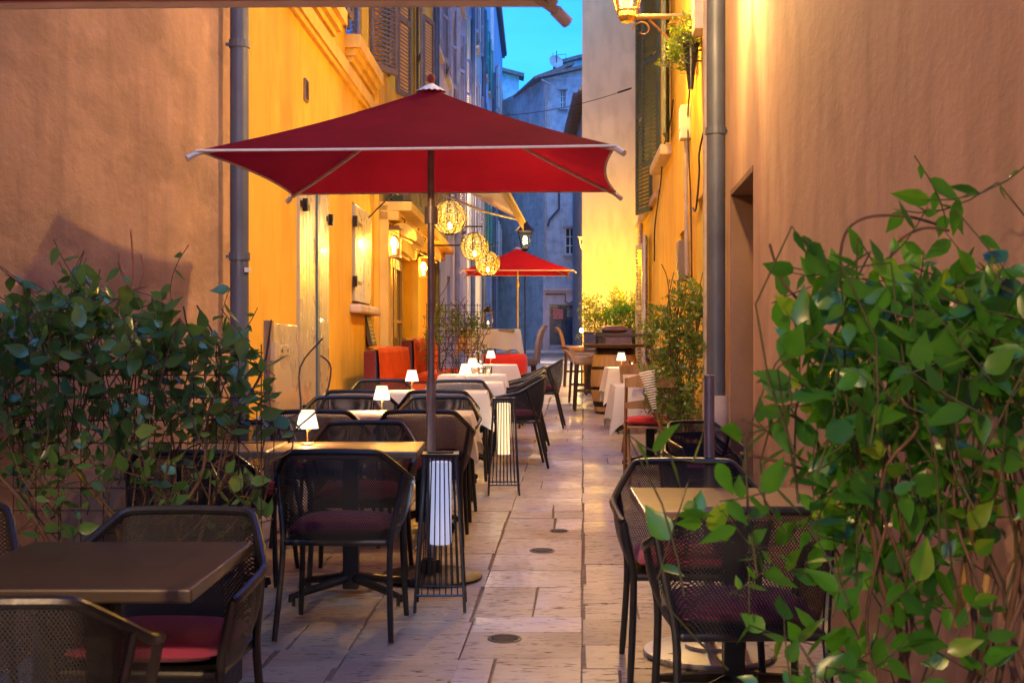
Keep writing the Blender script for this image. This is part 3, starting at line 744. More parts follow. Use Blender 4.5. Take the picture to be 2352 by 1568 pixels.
# house behind with gable
t = thing('gabled_house', 'blue house gable rising behind the corner house roof', 'building', (0, 0, 0))
d = 72; mb = MB(); P = [(PX(1276, d), d, 5), (9, d, 5), (9, d, PZ(82, d)), (PX(1276, d), d, PZ(152, d))]
mb.add(P, [(0, 1, 2, 3)]); mb.add([(9, d, 5), (9, d + 6, 5), (9, d + 6, PZ(82, d)), (9, d, PZ(82, d))], [(0, 1, 2, 3)]); mb.build('wall', M['far_wall'], t)
mb = MB(); Q = [Vector((PX(1272, d), d - .3, PZ(152, d))), Vector((9, d - .3, PZ(80, d))), Vector((9, d + 6, PZ(80, d))), Vector((PX(1272, d), d + 6, PZ(152, d)))]
mb.add(Q + [q + Vector((0, 0, .2)) for q in Q], [(3, 2, 1, 0), (4, 5, 6, 7), (0, 1, 5, 4), (1, 2, 6, 5), (2, 3, 7, 6), (3, 0, 4, 7)]); mb.build('roof', M['tile_roof'], t)
sd = thing('satellite_dish', 'satellite dish and aerial on the roof at the end of the lane', 'satellite dish', (PX(1276, 62), 62, PZ(170, 62)))
MB().lathe([(.001, 0), (.15, .01), (.3, .05), (.36, .08), (.35, .09), (.3, .06), (.001, .015)], n=20).build('dish', M['box_grey'], sd, smooth=True).rotation_euler = (1.2, 0, .4)
sd.children[0].location = (0, 0, .55)
MB().tube([(0.05, 0, -.3), (.05, 0, 1.1)], .02, 6).tube([(.05, 0, .9), (.5, 0, .95), (.5, 0, .5)], .014, 6).tube([(-.12, 0, .7), (-.12, 0, 1.0)], .012, 6).build('mast', M['iron'], sd)
t = thing('low_roofed_house', 'low tiled roof peeping past the pale blue house', 'building', (0, 0, 0))
d = 88; mb = MB(); mb.add([(PX(1120, d), d, 3), (PX(1192, d), d, 3), (PX(1192, d), d, PZ(175, d)), (PX(1120, d), d, PZ(160, d))], [(0, 1, 2, 3)]); mb.build('wall', M['far_wall'], t)
Q = [Vector((PX(1120, d), d - .5, PZ(158, d))), Vector((PX(1204, d), d - .5, PZ(180, d))), Vector((PX(1204, d), d + 4, PZ(160, d))), Vector((PX(1120, d), d + 4, PZ(140, d)))]
mb = MB(); mb.add(Q + [q + Vector((0, 0, .25)) for q in Q], [(3, 2, 1, 0), (4, 5, 6, 7), (0, 1, 5, 4), (1, 2, 6, 5), (2, 3, 7, 6), (3, 0, 4, 7)]); mb.build('roof', M['tile_roof'], t)
# ------------------------------------------------------------------ furniture
def smooth_path(pts, k=4):
    pts = [Vector(p) for p in pts]; out = []
    n = len(pts)
    for i in range(n - 1):
        p0, p1, p2, p3 = pts[max(0, i - 1)], pts[i], pts[i + 1], pts[min(n - 1, i + 2)]
        for j in range(k):
            t = j / k
            out.append(.5 * ((2 * p1) + (p2 - p0) * t + (2 * p0 - 5 * p1 + 4 * p2 - p3) * t * t + (3 * p1 - p0 - 3 * p2 + p3) * t ** 3))
    out.append(pts[-1]); return out
def pillow(mb, c, w, d, h, n=14, e=3.2, puff=.55):
    P = []; 
    for s in (1, -1):
        for i in range(n + 1):
            for j in range(n + 1):
                x = -1 + 2 * i / n; y = -1 + 2 * j / n
                cx = math.copysign(abs(x) ** .8, x); cy = math.copysign(abs(y) ** .8, y)
                k = max(0, (1 - abs(cx) ** e)) * max(0, (1 - abs(cy) ** e))
                zz = h / 2 * (k ** .38) * (1 + .25 * puff * (1 - cx * cx) * (1 - cy * cy)) 
                P.append((c[0] + cx * w / 2 * (1 - .04 * cy * cy), c[1] + cy * d / 2 * (1 - .04 * cx * cx), c[2] + s * zz * (1 if s > 0 else .7)))
    N = (n + 1) ** 2; fs = []
    for i in range(n):
        for j in range(n):
            a = i * (n + 1) + j
            fs.append((a, a + n + 1, a + n + 2, a + 1)); fs.append((N + a, N + a + 1, N + a + n + 2, N + a + n + 1))
    mb.add(P, fs)
    return mb
CHG = 'black mesh armchairs at the terrace tables'
def make_chair(cushion=True):
    t = thing('mesh_armchair', 'x', 'chair', (0, 0, 0), 0, CHG)
    half = [(-.272, .215, .625), (-.282, .19, .630), (-.300, .04, .662), (-.303, .0, .672), (-.298, -.035, .682), (-.258, -.14, .738), (-.218, -.232, .788), (-.198, -.256, .804), (-.165, -.266, .81), (-.08, -.272, .812), (0, -.273, .813)]
    rail = half + [(-x, y, z) for x, y, z in reversed(half[:-1])]
    rp = smooth_path(rail, 3)
    MB().tube(rp, .0145, 8).build('frame_rail', M['black'], t, smooth='auto')
    lowh = [(-.235, .2, .44), (-.237, .17, .435), (-.237, .04, .42), (-.236, .0, .42), (-.235, -.03, .42), (-.225, -.12, .415), (-.205, -.18, .415), (-.19, -.2, .415), (-.15, -.215, .415), (-.08, -.225, .415), (0, -.228, .415)]
    low = smooth_path(lowh + [(-x, y, z) for x, y, z in reversed(lowh[:-1])], 3)
    mb = MB(); n = len(rp); rows = 7; P = []
    for r_ in range(rows + 1):
        f = r_ / rows; bulge = math.sin(PI * f) * .018
        for a, b in zip(rp, low):
            p = a.lerp(b, f); o = Vector((p.x, p.y, 0))
            if o.length > 0: p = p + o.normalized() * bulge
            P.append(p)
    mb.add(P, [(r_ * n + i, r_ * n + i + 1, (r_ + 1) * n + i + 1, (r_ + 1) * n + i) for r_ in range(rows) for i in range(n - 1)])
    mb.build('backrest', M['net'], t, smooth=True)
    mb = MB(); mb.box((0, -.01, .415), (.46, .43, .03)); s = mb.build('seat', M['black'], t, bevel=.012)
    for sx in (-1, 1):
        MB().tube(smooth_path([(sx * .272, .215, .625), (sx * .262, .222, .57), (sx * .236, .21, .44), (sx * .238, .215, .25), (sx * .25, .235, .0)], 3), [.0135] * 12 + [.0115], 8).build('leg', M['black'], t, smooth='auto')
        MB().tube(smooth_path([(sx * .280, -.09, .71), (sx * .258, -.14, .56), (sx * .236, -.19, .42), (sx * .238, -.23, .25), (sx * .252, -.29, .0)], 3), [.0135] * 12 + [.0115], 8).build('leg', M['black'], t, smooth='auto')
    if cushion:
        pillow(MB(), (0, .0, .468), .44, .43, .085).build('cushion', M['cushion'], t, smooth=True)
    return t
chair0 = make_chair()
used = [False]
def chair(px_or_x, d, rz, label, s=1, group=CHG, dz=0):
    if not used[0]: c = chair0; used[0] = True; c['label'] = label; c.location = (px_or_x, d, g(d) + dz); c.rotation_euler.z = rz
    else: c = dup(chair0, (px_or_x, d, g(d) + dz), rz, label, group)
    c.scale = (s, s, s)
    return c
def make_table(w, d, m, label, x, y, rz=0, group=None, h=.75, name='cafe_table', foot=.27):
    t = thing(name, label, 'table', (x, y, g(y)), rz, group)
    MB().box((0, 0, h - .0175), (w, d, .035)).build('tabletop', m, t, bevel=.006)
    mb = MB(); mb.box((0, 0, h / 2), (.075, .075, h - .09)); mb.box((0, 0, h - .045), (.35, .35, .012)); mb.build('column', M['black2'], t, bevel=.006)
    for k in range(4):
        a = PI / 4 + k * PI / 2; c, s = math.cos(a), math.sin(a)
        sx, sy = 1.15, .95
        MB().tube([(c * .03, s * .03, .10), (c * foot * sx, s * foot * sy, .055), (c * (foot + .05) * sx, s * (foot + .05) * sy, .045), (c * (foot + .055) * sx, s * (foot + .055) * sy, .02)], [.024, .018, .016, .014], 8).tube([(c * (foot + .04) * sx, s * (foot + .04) * sy, .0), (c * (foot + .04) * sx, s * (foot + .04) * sy, .04)], .009, 6).build('foot', M['black2'], t)
    return t
def cloth(w, d, drop, label, x, y, rz=0, h=.752, seed=0, group='white tablecloths down the terrace'):
    r = random.Random(seed)
    mb = MB(); N = 120; hw, hd = w / 2, d / 2
    per = []; 
    seg = [(-hw, -hd), (hw, -hd), (hw, hd), (-hw, hd)]
    for k in range(4):
        a, b = Vector(seg[k]), Vector(seg[(k + 1) % 4]); L = (b - a).length
        m = max(6, int(N * L / (2 * (w + d))))
        for i in range(m):
            f = i / m; p = a.lerp(b, f); q = min(f, 1 - f) * L
            nrm = Vector(((b - a).y, -(b - a).x)).normalized()
            pr = Vector(((a - seg_p(seg, k, -1)).y, -(a - seg_p(seg, k, -1)).x)).normalized() if f < .5 else Vector(((seg_p(seg, k, 2) - b).y, -(seg_p(seg, k, 2) - b).x)).normalized()
            cn = max(0, 1 - q / .12)
            nv = (nrm * (1 - cn * .5) + pr * cn * .5).normalized()
            per.append((p, nv, cn))
    n = len(per); ph = [r.uniform(0, 6.28) for _ in range(4)]
    prof = [(-.03, .0), (-.006, -.0005), (.004, -.008)] + [(.008 + .02 * f, -.01 - f * drop) for f in (.15, .35, .55, .8, 1)]
    P = [(0, 0, h)]; 
    for j, (o, z) in enumerate(prof):
        f = max(0, -z / drop) if j > 1 else 0
        for i, (p, nv, cn) in enumerate(per):
            s = i / n * 2 * PI
            wv = (.5 * math.sin(9 * s + ph[0]) + .3 * math.sin(17 * s + ph[1]) + .35 * math.sin(4 * s + ph[2])) * .028 * f
            oo = o + wv + cn * f * .05
            P.append((p.x + nv.x * oo, p.y + nv.y * oo, h + z - cn * cn * f * drop * .42 + .012 * math.sin(7 * s + ph[3]) * f))
    fs = [(0, 1 + i, 1 + (i + 1) % n) for i in range(n)]
    for j in range(len(prof) - 1):
        fs += [(1 + j * n + i, 1 + (j + 1) * n + i, 1 + (j + 1) * n + (i + 1) % n, 1 + j * n + (i + 1) % n) for i in range(n)]
    mb.add(P, fs)
    o = mb.build('tablecloth', M['cloth'], None, smooth='auto')
    o.location = (x, y, g(y)); o.rotation_euler.z = rz
    return tag(o, label, 'tablecloth', group)
def seg_p(seg, k, o): return Vector(seg[(k + o) % 4])

# ---- lights helper
LIGHTS = {}
def point(name, parent, loc, e, c, r=.03, kind='POINT', spot=None):
    l = bpy.data.lights.new(name, kind); l.energy = e; l.color = c
    l.shadow_soft_size = r
    if kind == 'SPOT': l.spot_size = spot; l.spot_blend = .6
    o = bpy.data.objects.new(name, l); col.objects.link(o)
    if parent: o.parent = parent
    o.location = loc
    return o
LG = 'small white table lamps along the terrace tables'
def table_lamp(x, y, z, label, e=4.5, s=1, h=.17, light=True):
    t = thing('table_lamp', label, 'lamp', (x, y, z), 0, LG)
    MB().lathe([(.033, 0), (.034, .003), (.03, .006), (.001, .0065)], n=20).build('base', M['brass'], t, smooth='auto')
    MB().tube([(0, 0, .004), (0, 0, h - .03)], .0035, 8).build('stem', M['brass'], t)
    a, b = .056, .037
    mb = MB(); n = 28; zb, zt = h * .46, h
    mb.lathe([(a, zb), (b, zt), (b - .002, zt - .001), (a - .002, zb)], n=n)
    mb.f = [f for f in mb.f if len(f) == 4]; mb.c = mb.c[:len(mb.f)]
    mb.lathe([(b, zt - .001), (.001, zt - .001)], n=n)
    mb.build('shade', M['lampwhite'], t, smooth='auto')
    MB().tube([(.015, -.02, zb), (.016, -.021, zb - .015)], .0025, 5).build('pull_switch', M['brass'], t)
    if light: point('lamp_light', t, (0, 0, zb + .012), e, (1, .66, .30), .02)
    return t
def rod_lantern(x, y, m, label, h=.73, light=None, hot=1.0):
    t = thing('floor_lantern', label, 'lantern', (x, y, g(y)), .02, 'slatted floor lanterns beside the terrace')
    tw, bw = .078, .118
    def cr(f, sx, sy): k = bw + (tw - bw) * f; return (sx * k, sy * k, h * f)
    mb = MB()
    for sx in (-1, 1):
        for sy in (-1, 1): mb.tube([cr(0, sx, sy), cr(1, sx, sy)], .0075, 6)
    for f in (.11, 1.0):
        for (a, b) in (((-1, -1), (1, -1)), ((1, -1), (1, 1)), ((1, 1), (-1, 1)), ((-1, 1), (-1, -1))): mb.tube([cr(f, *a), cr(f, *b)], .006, 6)
    mb.build('frame', M['black'], t)
    for (a, b) in (((-1, -1), (1, -1)), ((1, -1), (1, 1)), ((1, 1), (-1, 1)), ((-1, 1), (-1, -1))):
        mb = MB()
        for k in range(1, 8):
            q = k / 8
            lo = Vector(cr(.11, *a)).lerp(Vector(cr(.11, *b)), q); hi = Vector(cr(1, *a)).lerp(Vector(cr(1, *b)), q)
            mb.tube([lo, hi], .0034, 5)
        mb.build('slats', M['black'], t)
    mb = MB(); 
    for sx, sy, w_, d_ in ((0, -1, tw * 2 + .02, .025), (0, 1, tw * 2 + .02, .025), (-1, 0, .025, tw * 2 - .03), (1, 0, .025, tw * 2 - .03)): mb.box((sx * (tw - .003), sy * (tw - .003), h + .008), (w_, d_, .01))
    mb.build('top_plate', M['black2'], t)
    MB().lathe([(.05, h * .42), (.052, h * .43), (.052, h * .95), (.048, h * .96)], n=20).build('diffuser', m, t, smooth='auto')
    if light: point('lantern_light', t, (0, 0, h * .7), light[0], light[1], .09)
    return t

def umbrella(x, y, w, dl, label, canopy, rz=0, ze=2.155, rise=.52, pole_h=None, nm='square_parasol', tilt=0):
    t = thing(nm, label, 'parasol', (x, y, g(y)), rz, 'red square parasols over the terrace')
    hw, hd = w / 2, dl / 2
    C = [Vector((-hw, -hd, ze)), Vector((hw, -hd, ze)), Vector((hw, hd, ze)), Vector((-hw, hd, ze))]
    O = Vector((0, 0, ze + rise))
    n, m = 16, 14
    def pt(k, s, q):
        A, B = C[k], C[(k + 1) % 4]
        p = O.lerp(A.lerp(B, q), s); mid = (A + B) / 2; inn = Vector((-mid.x, -mid.y, 0)).normalized()
        bow = 4 * q * (1 - q) * s * s
        p = p + inn * (.02 if k in (0, 2) else .055) * bow
        p.z += -.022 * math.sin(PI * s) - .0 * bow + .012 * math.sin(PI * s) * bow
        return p
    mb = MB()
    for k in range(4):
        P = [pt(k, i / n, j / m) for i in range(n + 1) for j in range(m + 1)]
        mb.add(P, [(i * (m + 1) + j, (i + 1) * (m + 1) + j, (i + 1) * (m + 1) + j + 1, i * (m + 1) + j + 1) for i in range(n) for j in range(m)])
    mb.build('canopy', canopy, t, smooth='auto')
    mb = MB()
    for k in range(4): mb.tube([pt(k, 1.002, j / m) for j in range(m + 1)], .0065 if y > 4 else .013, 6)
    mb.build('edge_binding', M['piping'], t, smooth='auto')
    for k in range(4):
        mb = MB(); P = []
        for i in range(n + 1):
            p = pt(k, i / n * .985 + .015, 0); P.append(p - Vector((0, 0, .018)))
        e = C[k] + (C[k] - O).normalized() * .035 - Vector((0, 0, .018))
        mb.tube(P + [e], .0105, 6); rb = mb.build('rib', M['rib'], t, smooth='auto')
        MB().tube([C[k] + (C[k] - O).normalized() * .01 - Vector((0, 0, .016)), e + (C[k] - O).normalized() * .02 - Vector((0, 0, .006))], .0155, 8).build('rib_cap', M['rib'], rb, smooth='auto')
    mb = MB(); mb.tube([(0, 0, .03), (0, 0, ze + rise + .02)], .019, 14)
    mb.tube([(0, 0, .03), (0, 0, 1.05)], .0245, 14); mb.tube([(0, 0, ze - .27), (0, 0, ze - .18)], .035, 12)
    mb.build('pole', M['pole'], t, smooth='auto')
    N = 16; mb = MB(); P = [(0, 0, ze + rise + .035)]
    for i in range(N * 2):
        a = 2 * PI * i / (N * 2); r_ = .088 if i % 2 else .08
        P.append((r_ * math.cos(a) * w / 2, r_ * math.sin(a) * dl / 2, ze + rise - .012 - (.008 if i % 2 else 0)))
    mb.add(P, [(0, 1 + i, 1 + (i + 1) % (N * 2)) for i in range(N * 2)]); mb.build('crown_cap', M['piping'], t, smooth='auto')
    MB().lathe([(.010, 0), (.017, .006), (.023, .022), (.02, .038), (.01, .047), (.001, .05)], (0, 0, ze + rise + .03), 16).build('finial', M['maroon'], t, smooth='auto')
    MB().lathe([(.27, 0), (.275, .012), (.25, .028), (.06, .034), (.05, .10), (.03, .11), (.001, .11)], n=40).build('base', M['steelplate'] if nm == 'x' else M['iron'], t, smooth='auto')
    return t
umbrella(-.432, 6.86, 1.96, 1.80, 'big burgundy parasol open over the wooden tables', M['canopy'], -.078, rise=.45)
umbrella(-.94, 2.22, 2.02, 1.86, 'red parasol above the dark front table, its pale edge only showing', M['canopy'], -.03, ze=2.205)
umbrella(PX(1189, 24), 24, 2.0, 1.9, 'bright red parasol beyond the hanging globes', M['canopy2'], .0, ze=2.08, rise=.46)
pb = thing('parasol_stand', 'round pale parasol stand with an empty pole stub behind the mesh chairs', 'parasol stand', (.82, 5.35, g(5.35)), 0)
MB().lathe([(.27, 0), (.275, .012), (.27, .02), (.10, .03), (.1, .045), (.03, .05), (.001, .05)], n=40).build('base_plate', M['steelplate'], pb, smooth='auto')
MB().tube([(0, 0, .04), (0, 0, 1.16)], .022, 14).build('pole_stub', M['pole'], pb, smooth='auto')

# ---- terrace tables (left row)
WG = 'wooden topped cafe tables'
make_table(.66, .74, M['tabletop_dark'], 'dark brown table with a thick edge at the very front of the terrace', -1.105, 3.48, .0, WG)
make_table(.70, .62, M['tabletop'], 'honey brown table carrying the small lamp, under the big parasol', -.80, 6.4, 0, WG)
make_table(.70, .62, M['tabletop'], 'honey brown table half hidden behind the trellis leaves', -1.52, 6.42, 0, WG)
make_table(.70, .70, M['tabletop'], 'golden brown table in front of the leafy climber opposite the terrace', .80, 4.65, -.02, WG)
DG = 'tables under white cloths'
for x, y, lab in ((-1.25, 8.4, 'table under the nearest white cloth, wall end'), (-.59, 8.4, 'table under the nearest white cloth, lane end'), (-1.15, 10.55, 'table under the second white cloth, wall end'), (-.52, 10.55, 'table under the second white cloth, lane end'),
               (-.42, 11.85, 'table under the third white cloth of the row'), (-.40, 13.2, 'table under the fourth white cloth of the row'), (-.27, 15.5, 'table under the last white cloth of the row'),
               (1.24, 11.55, 'cloth-covered table behind the folding wooden chairs'), (1.42, 14.8, 'cloth-covered table in front of the barrel')):
    w_ = .64 if x < 1 else .62
    make_table(w_, .66, M['tabletop'], lab, x, y, 0, DG, name='dining_table', foot=.22)
cloth(1.33, .68, .2, 'wide white tablecloth nearest the big parasol, its corner sagging', -.93, 8.4, seed=2)
cloth(1.29, .68, .2, 'wide white tablecloth second up the row, with a lamp by the red sofa', -.85, 10.55, seed=3)
cloth(.68, .68, .2, 'white tablecloth carrying the fourth small lamp, past the second wide cloth', -.42, 11.85, seed=4)
cloth(.68, .68, .2, 'white tablecloth crowded with glasses in the middle of the row', -.40, 13.2, seed=5)
cloth(.66, .68, .2, 'white tablecloth last in the row, beside the red tub chair', -.27, 15.5, seed=6)
cloth(.66, .70, .3, 'white tablecloth behind the folding wooden chairs', 1.24, 11.55, seed=7)
cloth(.66, .70, .28, 'white tablecloth with two wine glasses in front of the barrel', 1.42, 14.8, seed=8)
T = .755
def tz(y, h=.752): return g(y) + h + .002
table_lamp(PX(706, 6.5), 6.5, tz(6.5, .75), 'small white lamp on the honey brown table', 5)
table_lamp(PX(877, 8.55), 8.55, tz(8.4), 'small white lamp on the nearest wide white cloth')
table_lamp(PX(946, 10.7), 10.7, tz(10.55), 'small white lamp on the cloth in front of the red sofa')
table_lamp(PX(1069, 11.85), 11.85, tz(11.85), 'small glowing lamp, nearer of the overlapping pair on the cloths')
table_lamp(PX(1085, 12.95), 13.0, tz(13.2), 'small glowing lamp, farther of the overlapping pair on the cloths')
table_lamp(PX(1096, 13.4), 13.45, tz(13.2), 'small glowing lamp half hidden among the wine glasses', h=.14)
table_lamp(PX(1127, 15.4), 15.5, tz(15.5), 'small white lamp on the last cloth of the row', h=.17)
table_lamp(PX(1427, 14.7), 14.7, tz(14.8), 'small glowing lamp on the cloth in front of the barrel', 5.0, h=.17)
def wine_glass(x, y, z, label, s=1):
    t = thing('wine_glass', label, 'glass', (x, y, z), 0, 'clear glasses on the white cloths'); t.scale = (s, s, s)
    MB().lathe([(.033, 0), (.034, .003), (.006, .006), (.0035, .02), (.0035, .085), (.008, .095), (.03, .115), (.039, .145), (.036, .19), (.031, .215), (.029, .215), (.034, .19), (.037, .145), (.028, .117), (.001, .098)], n=20).build('bowl', M['glass'], t, smooth='auto')
    return t
for x, y, l in ((PX(1494, 14.65), 14.65, 'wine glass beside the lamp in front of the barrel'), (PX(1525, 14.65), 14.65, 'wine glass nearest the wall, in front of the barrel'),
                (PX(1082, 13.25), 13.25, 'tall wine glass behind the overlapping lamps'), (PX(1092, 13.1), 13.1, 'tall wine glass in the middle of the crowded cloth'), (PX(1106, 13.3), 13.3, 'tall wine glass at the lane end of the crowded cloth')):
    wine_glass(x, y, tz(13.2 if x < 0 else 14.8), l)
def tumbler(x, y, z, label, candle=True):
    t = thing('candle_tumbler', label, 'candle glass', (x, y, z), 0, 'little candle glasses on the cloths')
    MB().lathe([(.032, 0), (.038, .08), (.036, .08), (.03, .006), (.001, .006)], n=18).build('tumbler', M['glass'], t, smooth='auto')
    if candle:
        MB().lathe([(.018, .007), (.018, .03), (.001, .03)], n=12).build('candle', M['paper'], t); MB().lathe([(.001, .032), (.006, .04), (.001, .055)], n=8).build('flame', M['bulb'], t, smooth=True)
tumbler(PX(1105, 12.95), 12.95, tz(13.2), 'candle glass in front of the tall wine glasses'); tumbler(PX(1122, 13.05), 13.05, tz(13.2), 'candle glass at the lane edge of the crowded cloth')
tumbler(PX(1452, 14.6), 14.6, tz(14.8), 'candle glass between the lamp and the wine glasses by the barrel')

# ---- chairs
P_ = PI
chair(-.755, 5.8, -.05, 'black mesh armchair drawn up to the honey brown table, back to the viewer')
chair(-1.42, 5.78, .04, 'black mesh armchair half hidden by the trellis leaves')
chair(-.80, 6.84, P_ + .03, 'black mesh armchair behind the lamp on the honey brown table')
chair(-1.45, 6.84, P_ - .04, 'black mesh armchair by the salmon wall, behind the leaf-hidden table')
chair(-1.19, 7.95, .02, 'black mesh armchair at the nearest white cloth, wall side')
chair(-.54, 7.95, -.02, 'black mesh armchair at the nearest white cloth, behind the parasol pole')
chair(-1.18, 8.85, P_ + .03, 'black mesh armchair on the far side of the nearest cloth, wall side')
chair(-.52, 8.83, P_ - .04, 'black mesh armchair on the far side of the nearest cloth, lane side')
chair(-1.15, 9.8, -.03, 'black mesh armchair tucked under the second cloth by the tall shutters')
chair(-.56, 9.78, .04, 'black mesh armchair tucked under the second cloth on the lane side')
chair(-1.12, 10.95, P_ + .04, 'black mesh armchair in front of the red sofa')
chair(-.46, 10.85, P_ - .02, 'black mesh armchair between the second and third cloths')
chair(.02, 11.7, P_ / 2 + .06, 'black mesh armchair seen from the side, nearest of those along the lane')
chair(.05, 12.65, P_ / 2 - .03, 'black mesh armchair seen from the side, second along the lane')
chair(.09, 13.6, P_ / 2 + .02, 'black mesh armchair seen from the side, third along the lane')
chair(.34, 15.5, P_ / 2 - .08, 'black mesh armchair seen from the side, last along the lane')
chair(-1.03, 3.77, P_ - .05, 'dark mesh armchair facing the dark front table')
chair(-1.80, 3.85, P_ + .1, 'dark mesh armchair cut off by the frame behind the front table')
chair(-1.14, 2.98, .06, 'dark mesh armchair nearest the viewer, back towards the lens')
chair(.70, 5.06, P_ - .03, 'mesh armchair behind the golden brown table')
chair(.74, 4.2, .03, 'mesh armchair in front of the golden brown table, under the leaves')
for k in range(3):
    chair(1.13 + .015 * k, 7.9 - .045 * k, P_ + .25, ('lowest', 'middle', 'topmost')[k] + ' mesh armchair of the stack by the potted climber', s=.72, group='stacked small mesh armchairs', dz=.075 * k)
# ---- floor lanterns
rod_lantern(PX(1012, 6.18), 6.18, M['lampcool'], 'slatted black floor lantern with a bluish white tube, by the parasol pole', light=(1.2, (.7, .75, 1)))
rod_lantern(PX(1157, 9.95), 9.95, M['lampwarm'], 'slatted black floor lantern with a warm glowing tube, farther up the lane', light=(6, (1, .72, .4)))

# ---- sofas
def sofa(y0, y1, label):
    yc = (y0 + y1) / 2; L = y1 - y0
    t = thing('banquette_sofa', label, 'sofa', (-1.80 + .02 * yc, yc, g(yc)), -.02, 'red velvet banquettes against the ochre wall')
    MB().box((.28, 0, .2), (.62, L, .36)).build('seat_base', M['maroon'], t, bevel=.02)
    MB().box((.33, 0, .42), (.52, L - .04, .12)).build('seat', M['redvelvet'], t, bevel=.04)
    MB().box((.0, 0, .48), (.13, L, .92)).build('back_frame', M['maroon'], t, bevel=.025)
    n = 120; rows = 8; P = []
    for j in range(rows + 1):
        f = j / rows
        for i in range(n + 1):
            q = i / n; ch = abs(math.sin(q * PI * round(L / .2))) ** .5
            P.append((.07 + .085 * math.sin(PI * min(1, f * .5 + .25)) * (.55 + .45 * ch) * (1 - .35 * f), -L / 2 + .02 + q * (L - .04), .46 + f * .50))
    for i in range(n + 1): P.append((-.03, -L / 2 + .02 + i / n * (L - .04), .975))
    MB().add(P, [(j * (n + 1) + i, j * (n + 1) + i + 1, (j + 1) * (n + 1) + i + 1, (j + 1) * (n + 1) + i) for j in range(rows + 1) for i in range(n)]).build('back_cushion', M['redvelvet'], t, smooth=True)
    for s in (-1, 1): MB().box((.3, s * (L / 2 - .1), .03), (.5, .06, .06)).build('leg', M['dark_wood'], t)
sofa(13.75, 16.9, 'red velvet banquette beneath the pale window shutter'); sofa(17.6, 21.5, 'red velvet banquette by the restaurant doors')
mbd = thing('chalkboard', 'narrow framed blackboard leaning on the wall behind the red sofa', 'chalkboard', (-1.72, 15.9, g(15.9) + .98), 0)
o = MB().box((0, 0, .24), (.05, .5, .5)).build('frame', M['dark_wood'], mbd)
mb = MB()
for k in range(9): mb.box((.028, -.02 + .02 * (k % 2), .05 + k * .047), (.004, .34, .018))
mb.build('chalk_lines', M['chalk'], mbd)
mbd.rotation_euler = (0, -.22, 0)

# ---- red tub chair
t = thing('tub_chair', 'bright red rounded tub chair past the last white cloth', 'chair', (-.10, 17.0, g(17)), 0)
mb = MB(); n = 20; P = []
for z, k in ((.1, .92), (.45, 1), (.74, 1.02), (.83, .95)):
    for i in range(n + 1):
        a = PI * .0 + PI * i / n + PI; P.append((.30 * k * math.cos(a), .28 * k * math.sin(a), z))
for z in (.83, .42):
    for i in range(n + 1):
        a = PI + PI * i / n; P.append((.22 * math.cos(a), .20 * math.sin(a), z - (.02 if z > .8 else 0)))
mb.add(P, [(j * (n + 1) + i, j * (n + 1) + i + 1, (j + 1) * (n + 1) + i + 1, (j + 1) * (n + 1) + i) for j in range(5) for i in range(n)])
red_p = fabric('red_upholstery', (.75, .04, .02)); mb.build('backrest', red_p, t, smooth=True)
MB().box((0, .04, .36), (.5, .46, .16)).build('seat', red_p, t, bevel=.04)
for sx in (-1, 1):
    for sy in (-1, 1): MB().tube([(sx * .2, sy * .17, .12), (sx * .22, sy * .2, 0)], .015, 6).build('leg', M['dark_wood'], t)
# ---- high cloth table with lantern
y = 20.0
make_table(.78, .7, M['tabletop'], 'tall bar table under the bluish white cloth', PX(1124, y), y, 0, None, 1.10, 'bar_table', .25)
cloth(.80, .74, .30, 'bluish white tablecloth on the tall table, corner hanging low', PX(1124, y), y, .25, 1.102, 11)
t = thing('candle_lantern', 'peaked metal candle lantern on the tall cloth-covered table', 'lantern', (PX(1121, y), y, g(y) + 1.105), .3)
MB().lathe([(.11, .255), (.02, .335), (.02, .35), (.001, .35)], n=4).build('roof', M['iron'], t); 
mb = MB()
for sx in (-1, 1):
    for sy in (-1, 1): mb.box((sx * .062, sy * .062, .13), (.009, .009, .26))
mb.box((0, 0, .005), (.14, .14, .01)); mb.tube([(.03 * math.cos(a), 0, .36 + .03 * math.sin(a)) for a in [k * PI / 6 for k in range(12)]], .004, 5, closed=True); mb.build('frame', M['iron'], t)
MB().lathe([(.025, .01), (.025, .07), (.001, .07)], n=12).build('candle', M['paper'], t); MB().lathe([(.001, .072), (.012, .09), (.001, .12)], n=8).build('flame', M['bulb'], t, smooth=True)
point('candle_light', t, (0, 0, .14), 3, (1, .6, .2), .02)
